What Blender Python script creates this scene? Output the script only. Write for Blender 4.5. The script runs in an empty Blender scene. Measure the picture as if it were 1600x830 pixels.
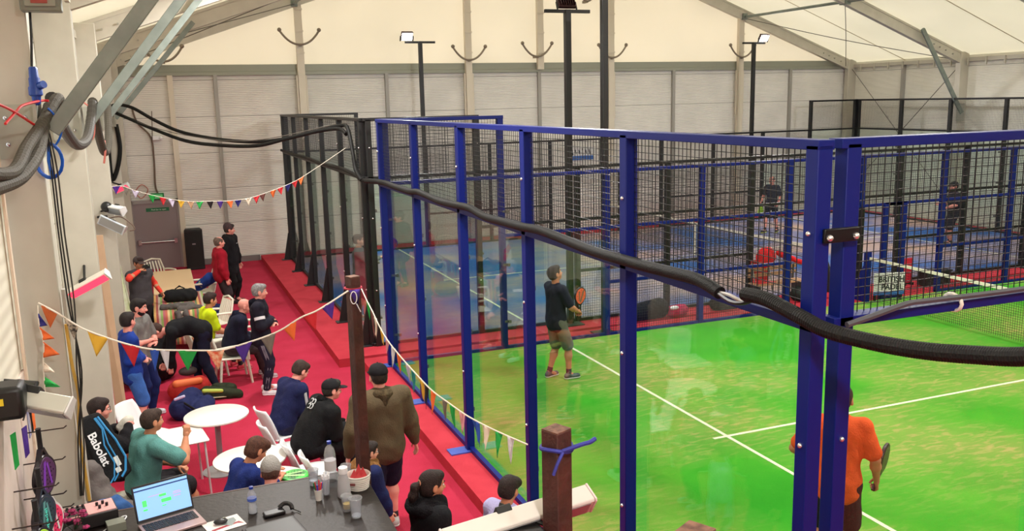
import bpy, math, random
import numpy as np
from mathutils import Vector, Matrix
R = math.radians
random.seed(7)
rng = np.random.default_rng(7)
scene = bpy.context.scene
COL = scene.collection

# ---------------- camera, sky, lights, exposure ----------------
cam_d = bpy.data.cameras.new('camera'); cam = bpy.data.objects.new('camera', cam_d); COL.objects.link(cam)
YAW, PITCH, ROLL = 0.3772, 0.1846, -0.0229
_f = Vector((math.sin(YAW)*math.cos(PITCH), math.cos(YAW)*math.cos(PITCH), -math.sin(PITCH)))
_r = Vector((math.cos(YAW), -math.sin(YAW), 0)); _u = _r.cross(_f)
_r2 = _r*math.cos(ROLL)+_u*math.sin(ROLL); _u2 = -_r*math.sin(ROLL)+_u*math.cos(ROLL)
cam.matrix_world = Matrix((( _r2.x,_u2.x,-_f.x,-3.3677),(_r2.y,_u2.y,-_f.y,-3.9229),(_r2.z,_u2.z,-_f.z,4.2729),(0,0,0,1)))
cam_d.sensor_width = 36; cam_d.lens = 36*1384.86/1600; cam_d.clip_start = 0.05; cam_d.clip_end = 200
scene.camera = cam
scene.view_settings.view_transform = 'Standard'; scene.view_settings.look = 'None'
scene.view_settings.gamma = 1; scene.view_settings.use_curve_mapping = False
scene.view_settings.exposure = 0.9
scene.cycles.max_bounces = 10; scene.cycles.diffuse_bounces = 5; scene.cycles.glossy_bounces = 3
scene.cycles.transmission_bounces = 6; scene.cycles.transparent_max_bounces = 40
scene.cycles.sample_clamp_indirect = 4
world = bpy.data.worlds.new('sky'); scene.world = world; world.use_nodes = True
bg = world.node_tree.nodes['Background']; bg.inputs[0].default_value = (0.90, 0.95, 1.0, 1); bg.inputs[1].default_value = 1.75

# court floodlights: (x, y, facing y sign) at the pole tops; the lamp objects are made with the poles below
FLOODS = [(4.03, 10.17, -1), (3.78, 11.12, 1), (4, 21.48, -1), (15.62, 21.48, -1), (16, 10.17, -1), (16, 11.12, 1), (4, -0.2, 1), (16, -0.2, 1)]
FLOOD_POWER = 320
FILL_LAMPS = [(-1.8, -3.5, 6.2), (-1.8, 4.5, 6.2), (-1.6, 11.0, 6.3), (5.5, -5, 8.4), (5.5, 4.5, 8.4), (11, 9.5, 8.4), (11, -1, 8.4)]   # fill lamps added out of view to brighten the hall: x, y, z
FILL_LAMP_POWER = 150

# ---------------- materials ----------------
def lin(c):
    o = []
    for v in c[:3]:
        v = v/255
        o.append(v/12.92 if v <= .04045 else ((v+.055)/1.055)**2.4)
    return (*o, 1)
MATS = {}
def M(name, col=(200,200,200), rough=.55, metal=0, var=None, bump=None, spec=.5, emit=None, alpha=None):
    """var=(scale, second colour, amount) mottling; bump=(scale, strength)"""
    if name in MATS: return MATS[name]
    m = bpy.data.materials.new(name); m.use_nodes = True; nt = m.node_tree; b = nt.nodes['Principled BSDF']
    b.inputs['Base Color'].default_value = lin(col); b.inputs['Roughness'].default_value = rough
    b.inputs['Metallic'].default_value = metal; b.inputs['Specular IOR Level'].default_value = spec
    tc = nt.nodes.new('ShaderNodeTexCoord')
    if var:
        n = nt.nodes.new('ShaderNodeTexNoise'); n.inputs['Scale'].default_value = var[0]; n.inputs['Detail'].default_value = 4
        nt.links.new(tc.outputs['Object'], n.inputs['Vector'])
        mr = nt.nodes.new('ShaderNodeMapRange'); mr.inputs[1].default_value = .35; mr.inputs[2].default_value = .65
        mr.inputs[4].default_value = var[2]; nt.links.new(n.outputs['Fac'], mr.inputs[0])
        mx = nt.nodes.new('ShaderNodeMix'); mx.data_type = 'RGBA'
        mx.inputs[6].default_value = lin(col); mx.inputs[7].default_value = lin(var[1])
        nt.links.new(mr.outputs[0], mx.inputs[0]); nt.links.new(mx.outputs[2], b.inputs['Base Color'])
    if bump:
        n = nt.nodes.new('ShaderNodeTexNoise'); n.inputs['Scale'].default_value = bump[0]; n.inputs['Detail'].default_value = 5
        nt.links.new(tc.outputs['Object'], n.inputs['Vector'])
        bp = nt.nodes.new('ShaderNodeBump'); bp.inputs['Strength'].default_value = bump[1]; bp.inputs['Distance'].default_value = .02
        nt.links.new(n.outputs['Fac'], bp.inputs['Height']); nt.links.new(bp.outputs[0], b.inputs['Normal'])
    if emit:
        b.inputs['Emission Color'].default_value = lin(emit[0]); b.inputs['Emission Strength'].default_value = emit[1]
    MATS[name] = m
    return m
def cloth(name, col, rough=.85, amt=.35):
    d = tuple(int(v*.7) for v in col)
    return M('cloth_'+name, col, rough, var=(9, d, amt), bump=(40, .35), spec=.2)

def ribbed(name, col, pitch=.05, strength=.5, joint=None):
    m = M(name, col, .6, spec=.3, var=(1.2, tuple(int(v*.93) for v in col), .6)); nt = m.node_tree; b = nt.nodes['Principled BSDF']
    tc = nt.nodes.new('ShaderNodeTexCoord'); sp = nt.nodes.new('ShaderNodeSeparateXYZ'); nt.links.new(tc.outputs['Object'], sp.inputs[0])
    dv = nt.nodes.new('ShaderNodeMath'); dv.operation = 'MULTIPLY'; dv.inputs[1].default_value = 2*math.pi/pitch; nt.links.new(sp.outputs['Z'], dv.inputs[0])
    sn = nt.nodes.new('ShaderNodeMath'); sn.operation = 'SINE'; nt.links.new(dv.outputs[0], sn.inputs[0])
    bp = nt.nodes.new('ShaderNodeBump'); bp.inputs['Strength'].default_value = strength; bp.inputs['Distance'].default_value = .008
    nt.links.new(sn.outputs[0], bp.inputs['Height']); nt.links.new(bp.outputs[0], b.inputs['Normal'])
    if joint:   # thin panel joints every `joint` metres: a real dark seam
        md = nt.nodes.new('ShaderNodeMath'); md.operation = 'FLOORED_MODULO'; md.inputs[1].default_value = joint; nt.links.new(sp.outputs['Z'], md.inputs[0])
        lt = nt.nodes.new('ShaderNodeMath'); lt.operation = 'LESS_THAN'; lt.inputs[1].default_value = .018; nt.links.new(md.outputs[0], lt.inputs[0])
        old = b.inputs['Base Color'].links[0].from_socket
        mx = nt.nodes.new('ShaderNodeMix'); mx.data_type = 'RGBA'; nt.links.new(lt.outputs[0], mx.inputs[0])
        nt.links.new(old, mx.inputs[6]); mx.inputs[7].default_value = lin(tuple(int(v*.72) for v in col)); nt.links.new(mx.outputs[2], b.inputs['Base Color'])
    return m

def turf(name, ca, cb, cc, scale=.45, sand=.5):
    """artificial turf: blade colour ca/cb with patches of infill sand cc"""
    m = bpy.data.materials.new(name); m.use_nodes = True; nt = m.node_tree; b = nt.nodes['Principled BSDF']
    b.inputs['Roughness'].default_value = .9; b.inputs['Specular IOR Level'].default_value = .15
    tc = nt.nodes.new('ShaderNodeTexCoord')
    def noise(sc, det, stretch=(1,1,1), dist=0):
        mp = nt.nodes.new('ShaderNodeMapping'); mp.inputs['Scale'].default_value = stretch; nt.links.new(tc.outputs['Object'], mp.inputs[0])
        n = nt.nodes.new('ShaderNodeTexNoise'); n.inputs['Scale'].default_value = sc; n.inputs['Detail'].default_value = det; n.inputs['Distortion'].default_value = dist
        nt.links.new(mp.outputs[0], n.inputs['Vector']); return n.outputs['Fac']
    def ramp(s, a, bb, hi=1):
        r = nt.nodes.new('ShaderNodeMapRange'); r.inputs[1].default_value = a; r.inputs[2].default_value = bb; r.inputs[4].default_value = hi
        nt.links.new(s, r.inputs[0]); return r.outputs[0]
    def mul(a, bb):
        x = nt.nodes.new('ShaderNodeMath'); x.operation = 'MULTIPLY'; nt.links.new(a, x.inputs[0]); nt.links.new(bb, x.inputs[1]); return x.outputs[0]
    def mix(f, a, bb):
        x = nt.nodes.new('ShaderNodeMix'); x.data_type = 'RGBA'; nt.links.new(f, x.inputs[0])
        for i, v in ((6, a), (7, bb)):
            if isinstance(v, tuple): x.inputs[i].default_value = lin(v)
            else: nt.links.new(v, x.inputs[i])
        return x.outputs[2]
    base = mix(ramp(noise(1.1, 3, dist=.4), .35, .65), ca, cb)
    big = ramp(noise(scale, 2, dist=.3), .5-.12, .5+.22)
    small = ramp(noise(4.2, 12, (1.0, 3.2, 1), .7), .5-.01*sand, .64)
    base = mix(ramp(big, 0, 1, .35*sand*1.3), base, cc)
    fac = mul(big, small)
    c = mix(fac, base, cc)
    nt.links.new(c, b.inputs['Base Color'])
    n = noise(60, 3); bp = nt.nodes.new('ShaderNodeBump'); bp.inputs['Strength'].default_value = .4; bp.inputs['Distance'].default_value = .02
    nt.links.new(n, bp.inputs['Height']); nt.links.new(bp.outputs[0], b.inputs['Normal'])
    MATS[name] = m; return m

def glass_mat(name='court_glass', tint=(.90, .965, .94), ior=1.5, strength=1.0):
    m = bpy.data.materials.new(name); m.use_nodes = True; nt = m.node_tree; nt.nodes.clear()
    o = nt.nodes.new('ShaderNodeOutputMaterial'); t = nt.nodes.new('ShaderNodeBsdfTransparent'); t.inputs[0].default_value = (*tint, 1)
    g = nt.nodes.new('ShaderNodeBsdfGlossy'); g.inputs['Roughness'].default_value = .01
    lw = nt.nodes.new('ShaderNodeLayerWeight'); lw.inputs[0].default_value = .5; r0 = ((ior-1)/(ior+1))**2   # Schlick reflectance
    pw = nt.nodes.new('ShaderNodeMath'); pw.operation = 'POWER'; pw.inputs[1].default_value = 5; nt.links.new(lw.outputs['Facing'], pw.inputs[0])
    f = nt.nodes.new('ShaderNodeMath'); f.operation = 'MULTIPLY_ADD'; f.inputs[1].default_value = 1-r0; f.inputs[2].default_value = r0; nt.links.new(pw.outputs[0], f.inputs[0])
    mx = nt.nodes.new('ShaderNodeMixShader'); nt.links.new(f.outputs[0], mx.inputs[0]); nt.links.new(t.outputs[0], mx.inputs[1]); nt.links.new(g.outputs[0], mx.inputs[2])
    nt.links.new(mx.outputs[0], o.inputs[0]); MATS[name] = m; return m

GLASS = glass_mat(tint=(.925, .97, .95), ior=1.42)
CLEAR = glass_mat('clear_plastic', (.9, .91, .93), 1.6)
_nt = CLEAR.node_tree; _p = _nt.nodes.new('ShaderNodeBsdfPrincipled'); _p.inputs['Base Color'].default_value = lin((214, 216, 222)); _p.inputs['Roughness'].default_value = .15
_mx = _nt.nodes.new('ShaderNodeMixShader'); _mx.inputs[0].default_value = .26; _o = [n for n in _nt.nodes if n.type == 'OUTPUT_MATERIAL'][0]; _s = _o.inputs[0].links[0].from_socket
_nt.links.new(_s, _mx.inputs[1]); _nt.links.new(_p.outputs[0], _mx.inputs[2]); _nt.links.new(_mx.outputs[0], _o.inputs[0])
BLUE = M('blue_powder_coat', (2, 22, 104), .45, spec=.25)
BLACK = M('black_powder_coat', (17, 17, 18), .45)
WIRE = M('black_wire', (20, 20, 24), .5)
STEEL = M('galvanised_steel', (134, 143, 136), .5, .3, var=(6, (112, 122, 117), .6))
ALU = M('aluminium_profile', (196, 191, 178), .5, .2, var=(3, (180, 175, 162), .5))
CHROME = M('bright_steel', (205, 205, 208), .25, .9)
WHITE = M('white_plastic', (232, 232, 236), .4)
CREAM = M('cream_plastic', (226, 222, 206), .45)
RUB = M('black_rubber', (13, 12, 11), .6, bump=(90, .3), spec=.25)
GREYHOSE = M('grey_corrugated_conduit', (74, 69, 61), .65, bump=(70, .4), spec=.2)
BROWNWOOD = M('dark_stained_timber', (76, 36, 28), .65, var=(7, (50, 22, 18), .8), bump=(25, .5))
WALLM = ribbed('white_ribbed_panel', (232, 229, 222), .05, .5, 1.0)
WALLSIDE = ribbed('white_ribbed_panel_side', (230, 227, 216), .05, .35, 1.0)
REDC = M('red_carpet', (184, 47, 74), .9, var=(2.2, (168, 39, 62), .7), bump=(120, .5), spec=.1)
REDP = M('red_matting', (186, 54, 68), .9, var=(3, (172, 44, 58), .7), bump=(90, .4), spec=.15)
GREENT = turf('green_turf', (46, 146, 28), (64, 156, 34), (166, 154, 92), .42, 1.1)
BLUET = turf('blue_turf', (50, 92, 160), (58, 104, 172), (184, 156, 138), .36, 2.1)
LINEM = M('white_court_line', (222, 222, 200), .8, var=(30, (190, 195, 150), .5))

# translucent roof membrane: daylight comes through it
def membrane(name, col, trans=.55):
    m = bpy.data.materials.new(name); m.use_nodes = True; nt = m.node_tree; nt.nodes.clear()
    o = nt.nodes.new('ShaderNodeOutputMaterial'); d = nt.nodes.new('ShaderNodeBsdfDiffuse'); t = nt.nodes.new('ShaderNodeBsdfTranslucent')
    tc = nt.nodes.new('ShaderNodeTexCoord'); n = nt.nodes.new('ShaderNodeTexNoise'); n.inputs['Scale'].default_value = .5; nt.links.new(tc.outputs['Object'], n.inputs['Vector'])
    mx = nt.nodes.new('ShaderNodeMix'); mx.data_type = 'RGBA'; nt.links.new(n.outputs['Fac'], mx.inputs[0])
    mx.inputs[6].default_value = lin(col); mx.inputs[7].default_value = lin(tuple(int(v*.95) for v in col))
    nt.links.new(mx.outputs[2], d.inputs[0]); nt.links.new(mx.outputs[2], t.inputs[0])
    ms = nt.nodes.new('ShaderNodeMixShader'); ms.inputs[0].default_value = trans
    nt.links.new(d.outputs[0], ms.inputs[1]); nt.links.new(t.outputs[0], ms.inputs[2]); nt.links.new(ms.outputs[0], o.inputs[0])
    MATS[name] = m; return m
ROOF = membrane('roof_fabric', (246, 239, 222), .5)
GABLE = membrane('gable_fabric', (246, 237, 220), .45)

# ---------------- mesh builder ----------------
class MB:
    def __init__(s): s.v = []; s.f = []; s.mi = []; s.cur = 0
    def add(s, vs, fs):
        n = len(s.v); s.v += [tuple(v) for v in vs]; s.f += [tuple(i+n for i in f) for f in fs]; s.mi += [s.cur]*len(fs); return s
    def mat(s, i): s.cur = i; return s
    def box(s, x0, x1, y0, y1, z0, z1):
        v = [(x, y, z) for z in (z0, z1) for y in (y0, y1) for x in (x0, x1)]
        return s.add(v, [(0,2,3,1),(4,5,7,6),(0,1,5,4),(2,6,7,3),(0,4,6,2),(1,3,7,5)])
    def obox(s, c, ax, size):   # oriented box: c centre, ax 3 axes, size full
        c = Vector(c); a = [Vector(x).normalized()*h/2 for x, h in zip(ax, size)]
        v = [c+a[0]*i+a[1]*j+a[2]*k for k in (-1,1) for j in (-1,1) for i in (-1,1)]
        return s.add(v, [(0,2,3,1),(4,5,7,6),(0,1,5,4),(2,6,7,3),(0,4,6,2),(1,3,7,5)])
    def beam(s, a, b, w, h, up=(0,0,1)):
        a = Vector(a); b = Vector(b); d = (b-a); L = d.length; d.normalize()
        side = d.cross(Vector(up));
        if side.length < 1e-4: side = d.cross(Vector((1,0,0)))
        side.normalize(); u = side.cross(d)
        return s.obox((a+b)/2, (d, side, u), (L, w, h))
    def tube(s, pts, r, seg=8, closed=False, caps=True):
        pts = [Vector(p) for p in pts]; n = len(pts); rs = r if isinstance(r, (list, tuple)) else [r]*n
        prev = None; vs = []
        for i, p in enumerate(pts):
            if closed: d = pts[(i+1) % n]-pts[i-1]
            else: d = pts[min(i+1, n-1)]-pts[max(i-1, 0)]
            d.normalize()
            if prev is None:
                prev = d.orthogonal().normalized()
            prev = (prev-d*prev.dot(d)).normalized(); q = d.cross(prev)
            for k in range(seg):
                a = 2*math.pi*k/seg; vs.append(p+(prev*math.cos(a)+q*math.sin(a))*rs[i])
        fs = []
        for i in range(n if closed else n-1):
            j = (i+1) % n
            for k in range(seg):
                k2 = (k+1) % seg; fs.append((i*seg+k, i*seg+k2, j*seg+k2, j*seg+k))
        if caps and not closed: fs += [tuple(range(seg-1, -1, -1)), tuple((n-1)*seg+k for k in range(seg))]
        return s.add(vs, fs)
    def cyl(s, a, b, r, seg=12, r2=None): return s.tube([a, b], [r, r if r2 is None else r2], seg)
    def lathe(s, prof, c=(0,0,0), seg=20, ax=None):
        c = Vector(c); vs = []; fs = []
        if ax is None: A, B, Z = Vector((1,0,0)), Vector((0,1,0)), Vector((0,0,1))
        else: Z = Vector(ax).normalized(); A = Z.orthogonal().normalized(); B = Z.cross(A)
        for r, z in prof:
            for k in range(seg):
                a = 2*math.pi*k/seg; vs.append(c+A*(r*math.cos(a))+B*(r*math.sin(a))+Z*z)
        for i in range(len(prof)-1):
            for k in range(seg):
                k2 = (k+1) % seg; fs.append((i*seg+k, i*seg+k2, (i+1)*seg+k2, (i+1)*seg+k))
        if prof[0][0] > 1e-5: fs.append(tuple(range(seg-1, -1, -1)))
        if prof[-1][0] > 1e-5: fs.append(tuple((len(prof)-1)*seg+k for k in range(seg)))
        return s.add(vs, fs)
    def prism(s, pts, ax, t):   # planar 3D polygon extruded by vector ax*t
        d = Vector(ax).normalized()*t; n = len(pts); P = [Vector(p) for p in pts]
        vs = P+[p+d for p in P]
        return s.add(vs, [tuple(range(n-1, -1, -1)), tuple(range(n, 2*n))]+[(i, (i+1) % n, (i+1) % n+n, i+n) for i in range(n)])
    def ball(s, c, r, seg=12, rings=8):
        c = Vector(c); rr = (r, r, r) if not isinstance(r, (tuple, list)) else r
        vs = [c+Vector((0, 0, rr[2]))]; fs = []
        for i in range(1, rings):
            t = math.pi*i/rings
            for k in range(seg):
                a = 2*math.pi*k/seg; vs.append(c+Vector((rr[0]*math.sin(t)*math.cos(a), rr[1]*math.sin(t)*math.sin(a), rr[2]*math.cos(t))))
        vs.append(c-Vector((0, 0, rr[2]))); e = len(vs)-1
        for k in range(seg): fs.append((0, 1+k, 1+(k+1) % seg))
        for i in range(rings-2):
            for k in range(seg):
                a = 1+i*seg+k; b = 1+i*seg+(k+1) % seg; fs.append((a, a+seg, b+seg, b))
        for k in range(seg): fs.append((1+(rings-2)*seg+k, e, 1+(rings-2)*seg+(k+1) % seg))
        return s.add(vs, fs)
    def grid(s, fn, nu, nv, thick=0):
        vs = [fn(i/nu, j/nv) for j in range(nv+1) for i in range(nu+1)]
        fs = [(j*(nu+1)+i, j*(nu+1)+i+1, (j+1)*(nu+1)+i+1, (j+1)*(nu+1)+i) for j in range(nv) for i in range(nu)]
        return s.add(vs, fs)
    def build(s, name, mats, parent=None, smooth=True, bevel=0, solid=0, sub=0, local=False, ang=40):
        me = bpy.data.meshes.new(name)
        off = Vector((0,0,0))
        if parent is not None and not local:
            p = parent
            while p is not None: off += p.location; p = p.parent
        me.from_pydata([tuple(Vector(v)-off) for v in s.v], [], s.f); me.update()
        if not isinstance(mats, (list, tuple)): mats = [mats]
        for m in mats: me.materials.append(m)
        if len(mats) > 1: me.polygons.foreach_set('material_index', s.mi)
        if smooth:
            me.polygons.foreach_set('use_smooth', [True]*len(me.polygons))
            try: me.set_sharp_from_angle(angle=R(ang))
            except Exception: pass
        o = bpy.data.objects.new(name, me); COL.objects.link(o); o.parent = parent
        if solid:
            md = o.modifiers.new('solid', 'SOLIDIFY'); md.thickness = solid; md.offset = 0
        if bevel:
            md = o.modifiers.new('bevel', 'BEVEL'); md.width = bevel; md.segments = 2; md.limit_method = 'ANGLE'; md.angle_limit = R(50)
        if sub:
            md = o.modifiers.new('sub', 'SUBSURF'); md.levels = sub; md.render_levels = sub
        return o

def tag(o, label=None, cat=None, group=None, kind=None):
    if label: o['label'] = label
    if cat: o['category'] = cat
    if group: o['group'] = group
    if kind: o['kind'] = kind
    return o
def thing(name, label, cat, loc=(0,0,0), group=None, rz=0):
    o = bpy.data.objects.new(name, None); COL.objects.link(o); o.location = loc; o.rotation_euler = (0, 0, rz)
    o.empty_display_size = .1
    return tag(o, label, cat, group)
def struct(name, mb, m, **k):
    o = mb.build(name, m, **k); o['kind'] = 'structure'; return o
def kids(o): return [c for c in o.children]
def copy_tree(o, parent=None):
    c = o.copy(); COL.objects.link(c); c.parent = parent
    for ch in list(o.children): copy_tree(ch, c)
    return c
def smooth_path(pts, n=6):
    P = [Vector(p) for p in pts]; out = []
    for i in range(len(P)-1):
        p0 = P[max(i-1, 0)]; p1 = P[i]; p2 = P[i+1]; p3 = P[min(i+2, len(P)-1)]
        for k in range(n):
            t = k/n
            out.append(0.5*((2*p1)+(p2-p0)*t+(2*p0-5*p1+4*p2-p3)*t*t+(-p0+3*p1-3*p2+p3)*t**3))
    out.append(P[-1]); return out
def text_mesh(body, size, mat, parent, origin, xdir, ydir, name='lettering', extrude=.001, align='CENTER', label=None, bold=False, curve=None):
    cu = bpy.data.curves.new(name, 'FONT'); cu.body = body; cu.size = size; cu.extrude = extrude; cu.align_x = align; cu.align_y = 'CENTER'
    if bold: cu.offset = size*.02
    tmp = bpy.data.objects.new('tmp', cu); COL.objects.link(tmp)
    dg = bpy.context.evaluated_depsgraph_get(); me = bpy.data.meshes.new_from_object(tmp.evaluated_get(dg))
    bpy.data.objects.remove(tmp); bpy.data.curves.remove(cu)
    X = Vector(xdir).normalized(); Y = Vector(ydir).normalized(); Z = X.cross(Y)
    off = Vector((0,0,0)); p = parent
    while p is not None: off += p.location; p = p.parent
    Mx = Matrix.Translation(Vector(origin)-off) @ Matrix((X, Y, Z)).transposed().to_4x4()
    me.transform(Mx); me.materials.clear(); me.materials.append(mat); me.name = name
    o = bpy.data.objects.new(name, me); COL.objects.link(o); o.parent = parent
    if label: o['label'] = label
    return o
FZ = -0.15   # spectators' floor; the courts stand on a low plinth at z = 0
# ================= STRUCTURE =================
XL, XR, YB, YN, XA = -4.5, 20.7, 22.5, -12.5, 8.15     # hall walls, ridge x
EL, ER, AP = 5.6, 5.35, 9.95
def roof_z(x): return EL+(AP-EL)*(x-XL)/(XA-XL) if x < XA else ER+(AP-ER)*(XR-x)/(XR-XA)
struct('floor', MB().box(XL-.3, XR+.3, YN-.3, YB+.3, FZ-.1, FZ), REDC)
o = struct('floor', MB().box(-.42, XR-.05, YN+.2, 10.55, FZ, -.001), REDP); o.name = 'floor_plinth_near'
o = struct('floor', MB().box(-.78, XR-.05, 10.7, YB-.06, FZ, -.001), REDP); o.name = 'floor_plinth_far'
o = struct('floor', MB().box(-.04, 20, 0, 10, 0, .012), GREENT); o.name = 'floor_green_court'
o = struct('floor', MB().box(-.04, 20, 11.3, 21.3, 0, .012), BLUET); o.name = 'floor_blue_court'
for y0, nm in ((0, 'green'), (11.3, 'blue')):
    b = MB()
    for x in (3.05, 16.95): b.box(x-.025, x+.025, y0, y0+10, .012, .016)
    b.box(2.85, 17.15, y0+4.975, y0+5.025, .012, .0155)
    o = struct('floor_lines_'+nm, b, LINEM)
struct('wall_left', MB().box(XL-.15, XL, 3.3, YB, FZ, EL), WALLSIDE)
o = struct('wall_left', MB().box(XL-.15, -4.37, YN, 3.0, FZ, EL), ribbed('white_ribbed_panel_near', (222, 216, 200), .11, .3, None)); o.name = 'wall_left_near'
struct('wall_right', MB().box(XR, XR+.15, YN, YB, FZ, ER), WALLSIDE)
struct('wall_back', MB().box(XL, XR, YB, YB+.15, FZ, 5.35), WALLM)
# gable fabric
z = 5.3
struct('wall_back_gable', MB().prism([(XL, YB+.02, z), (XR, YB+.02, z), (XR, YB+.02, ER), (XA, YB+.02, AP), (XL, YB+.02, EL)], (0,1,0), .03), GABLE, smooth=False)
struct('wall_front', MB().prism([(XL, YN, FZ), (XR, YN, FZ), (XR, YN, ER), (XA, YN, AP), (XL, YN, EL)], (0,-1,0), .15), WALLM, smooth=False)
b = MB()
b.prism([(XL-.2, YN, roof_z(XL)-.05), (XA, YN, AP), (XA, YN, AP+.03), (XL-.2, YN, roof_z(XL)-.02)], (0,1,0), YB-YN)
o = struct('ceiling', b, ROOF, smooth=False); o.name = 'ceiling_left'
b = MB(); b.prism([(XA, YN, AP), (XR+.2, YN, ER-.05), (XR+.2, YN, ER-.02), (XA, YN, AP+.03)], (0,1,0), YB-YN)
struct('ceiling', b, ROOF, smooth=False).name = 'ceiling_right'
# skirting, eave beams
struct('baseboard_back', MB().box(XL, -.8, YB-.05, YB, FZ, FZ+.16), M('grey_skirting', (120, 112, 112), .6))
struct('trim_1', MB().box(XL, XR, YB-.09, YB, 5.12, 5.22).box(XL, XR, YB-.05, YB, 5.22, 5.42), M('grey_green_beam', (150, 152, 138), .5, .2), bevel=.008)
struct('trim_2', MB().box(XR-.12, XR, YN, YB, ER-.2, ER-.08), ALU)
struct('trim_3', MB().box(XL, XL+.12, 3.3, YB, EL-.2, EL-.08), ALU)
n = 4
frames = [3.2, 7.4, 12.4, 17.4, 22.3]
PLATE = M('bolt_plate', (168, 168, 158), .4, .5)
for yf in frames:
    b = MB(); b.box(XL, -4.1, yf-.1, yf+.1, FZ, EL+.05); struct('trim_%d' % n, b, ALU, bevel=.01); n += 1
    b = MB(); b.box(XR-.35, XR, yf-.1, yf+.1, FZ, ER+.1); struct('trim_%d' % n, b, ALU, bevel=.01); n += 1
    b = MB(); d = .34
    b.beam((XL+.1, yf, roof_z(XL+.1)-d/2-.02), (XA, yf, AP-d/2-.04), .16, d); b.beam((XR-.1, yf, roof_z(XR-.1)-d/2-.02), (XA, yf, AP-d/2-.04), .16, d)
    # flange lips along the rafter
    for s in (-1, 1):
        b.beam((XL+.1, yf+s*.085, roof_z(XL+.1)-.05), (XA, yf+s*.085, AP-.07), .02, .05); b.beam((XR-.1, yf+s*.085, roof_z(XR-.1)-.05), (XA, yf+s*.085, AP-.07), .02, .05)
    struct('trim_%d' % n, b, ALU); n += 1
    # knee bolts
    b = MB()
    for x in (-4.0, -3.75, -3.5): b.cyl((x, yf-.12, roof_z(x)-.22), (x, yf-.08, roof_z(x)-.22), .018, 8)
    for x in (19.2, 19.45, 19.7, 20.0): b.cyl((x, yf-.12, roof_z(x)-.22), (x, yf-.08, roof_z(x)-.22), .022, 8)
    struct('trim_%d' % n, b, PLATE); n += 1
# diagonal knee braces (galvanised box section) with bolt plates on the columns
for i, (yf, a, bb) in enumerate(((3.2, (-3.97, 4.2), (-2.55, 6.0)), (7.3, (-3.97, 4.2), (-2.5, 6.04)), (12.3, (-4.0, 4.2), (-2.45, 6.06)), (17.3, (-4.05, 4.15), (-2.35, 6.1)))):
    t = thing('knee_brace', ['thick grey-green steel brace rising from the nearest left column', 'second grey steel brace along the left wall, behind the nearest one', 'third grey steel brace along the left wall', 'farthest grey steel brace on the left wall, close to the back corner'][i], 'brace', (a[0], yf, a[1]))
    b = MB(); b.beam((a[0]-.05, yf-.13, a[1]-.07), (bb[0], yf-.13, bb[1]), .06, .105); b.build('bar', STEEL, t, bevel=.006)
    b = MB(); b.box(-4.12, -4.098, yf-.2, yf+.12, a[1]-.25, a[1]+.12)
    b.box(-4.4, -4.1, yf-.125, yf-.1, a[1]-.25, a[1]+.12); b.build('mounting_plate', PLATE, t)
    for x in (-4.3, -4.18):
        for z in (-.15, .03): MB().ball((x, yf-.13, a[1]+z), (.016, .012, .016), 8, 5).build('bolt', CHROME, t)
for i, yf in enumerate((17.3, 12.3)):
    t = thing('knee_brace', ['long grey steel brace leaning from the right-hand roof beam down to its column', 'steel brace of the next frame towards the camera on the right wall'][i], 'brace', (20.3, yf, 3.5))
    b = MB(); b.beam((20.38, yf-.13, 3.55), (18.55, yf-.13, 6.12), .06, .14); b.build('bar', STEEL, t, bevel=.006)
    b = MB(); b.box(20.2, 20.5, yf-.125, yf-.1, 3.3, 3.85); b.build('mounting_plate', PLATE, t)
# gable posts and mullions on the back wall
for x in (.7, 5.75, 8.15, 10.65, 15.7):
    z0 = 5.2 if x == 8.15 else FZ
    b = MB(); b.box(x-.1, x+.1, YB-.24, YB-.1, z0, roof_z(x)-.1)
    if x != 8.15: b.box(x-.15, x-.11, YB-.2, YB-.12, 3.6, 5.1).box(x+.11, x+.15, YB-.2, YB-.12, 3.6, 5.1)
    for k in range(7):
        zz = 5.7+k*.6
        if zz < roof_z(x)-.3: b.box(x-.12, x+.12, YB-.26, YB-.235, zz, zz+.05)
    struct('trim_%d' % n, b, M('pale_gable_post', (214, 204, 186), .5, .1)); n += 1
for x in (-1.65, 3.2, 8.15, 13.1, 17.95):
    struct('trim_%d' % n, MB().box(x-.05, x+.05, YB-.1, YB, FZ, 5.14), M('grey_mullion', (160, 157, 150), .5, .2)); n += 1
struct('trim_%d' % n, MB().box(-2.9, -2.76, YB-.14, YB, FZ, 5.14), M('pale_gable_post')); n += 1
for y in (19.9, 14.9, 9.9):
    struct('trim_%d' % n, MB().box(XR-.1, XR, y-.06, y+.06, FZ, ER-.15), M('grey_mullion')); n += 1
for y in (19.9, 14.9, 9.9, 5.3):
    struct('trim_%d' % n, MB().box(XL, XL+.06, y-.04, y+.04, FZ, EL-.15), M('grey_mullion')); n += 1
# roof purlins
for x in (.6, 15.75):
    b = MB(); z = roof_z(x)-.28; b.tube([(x, frames[0], z), (x, YB-.1, z)], .045, 8); struct('trim_%d' % n, b, STEEL); n += 1
    b = MB()
    for yf in frames[1:]: b.box(x-.09, x+.09, yf-.14, yf+.14, z-.09, z+.12)
    struct('trim_%d' % n, b, STEEL); n += 1
# fabric seams between frames and eave lacing
for yf in (19.9, 14.9, 9.9):
    b = MB(); b.beam((XL, yf, roof_z(XL)-.04), (XA, yf, AP-.02), .03, .012); b.beam((XR, yf, roof_z(XR)-.04), (XA, yf, AP-.02), .03, .012)
    struct('trim_%d' % n, b, M('fabric_seam', (205, 190, 160), .8)); n += 1
b = MB()
for k in range(28): y = 4.0+k*.66; b.box(XR-.16, XR-.1, y, y+.04, ER-.32, ER-.08)
struct('trim_%d' % n, b, ALU); n += 1
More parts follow.
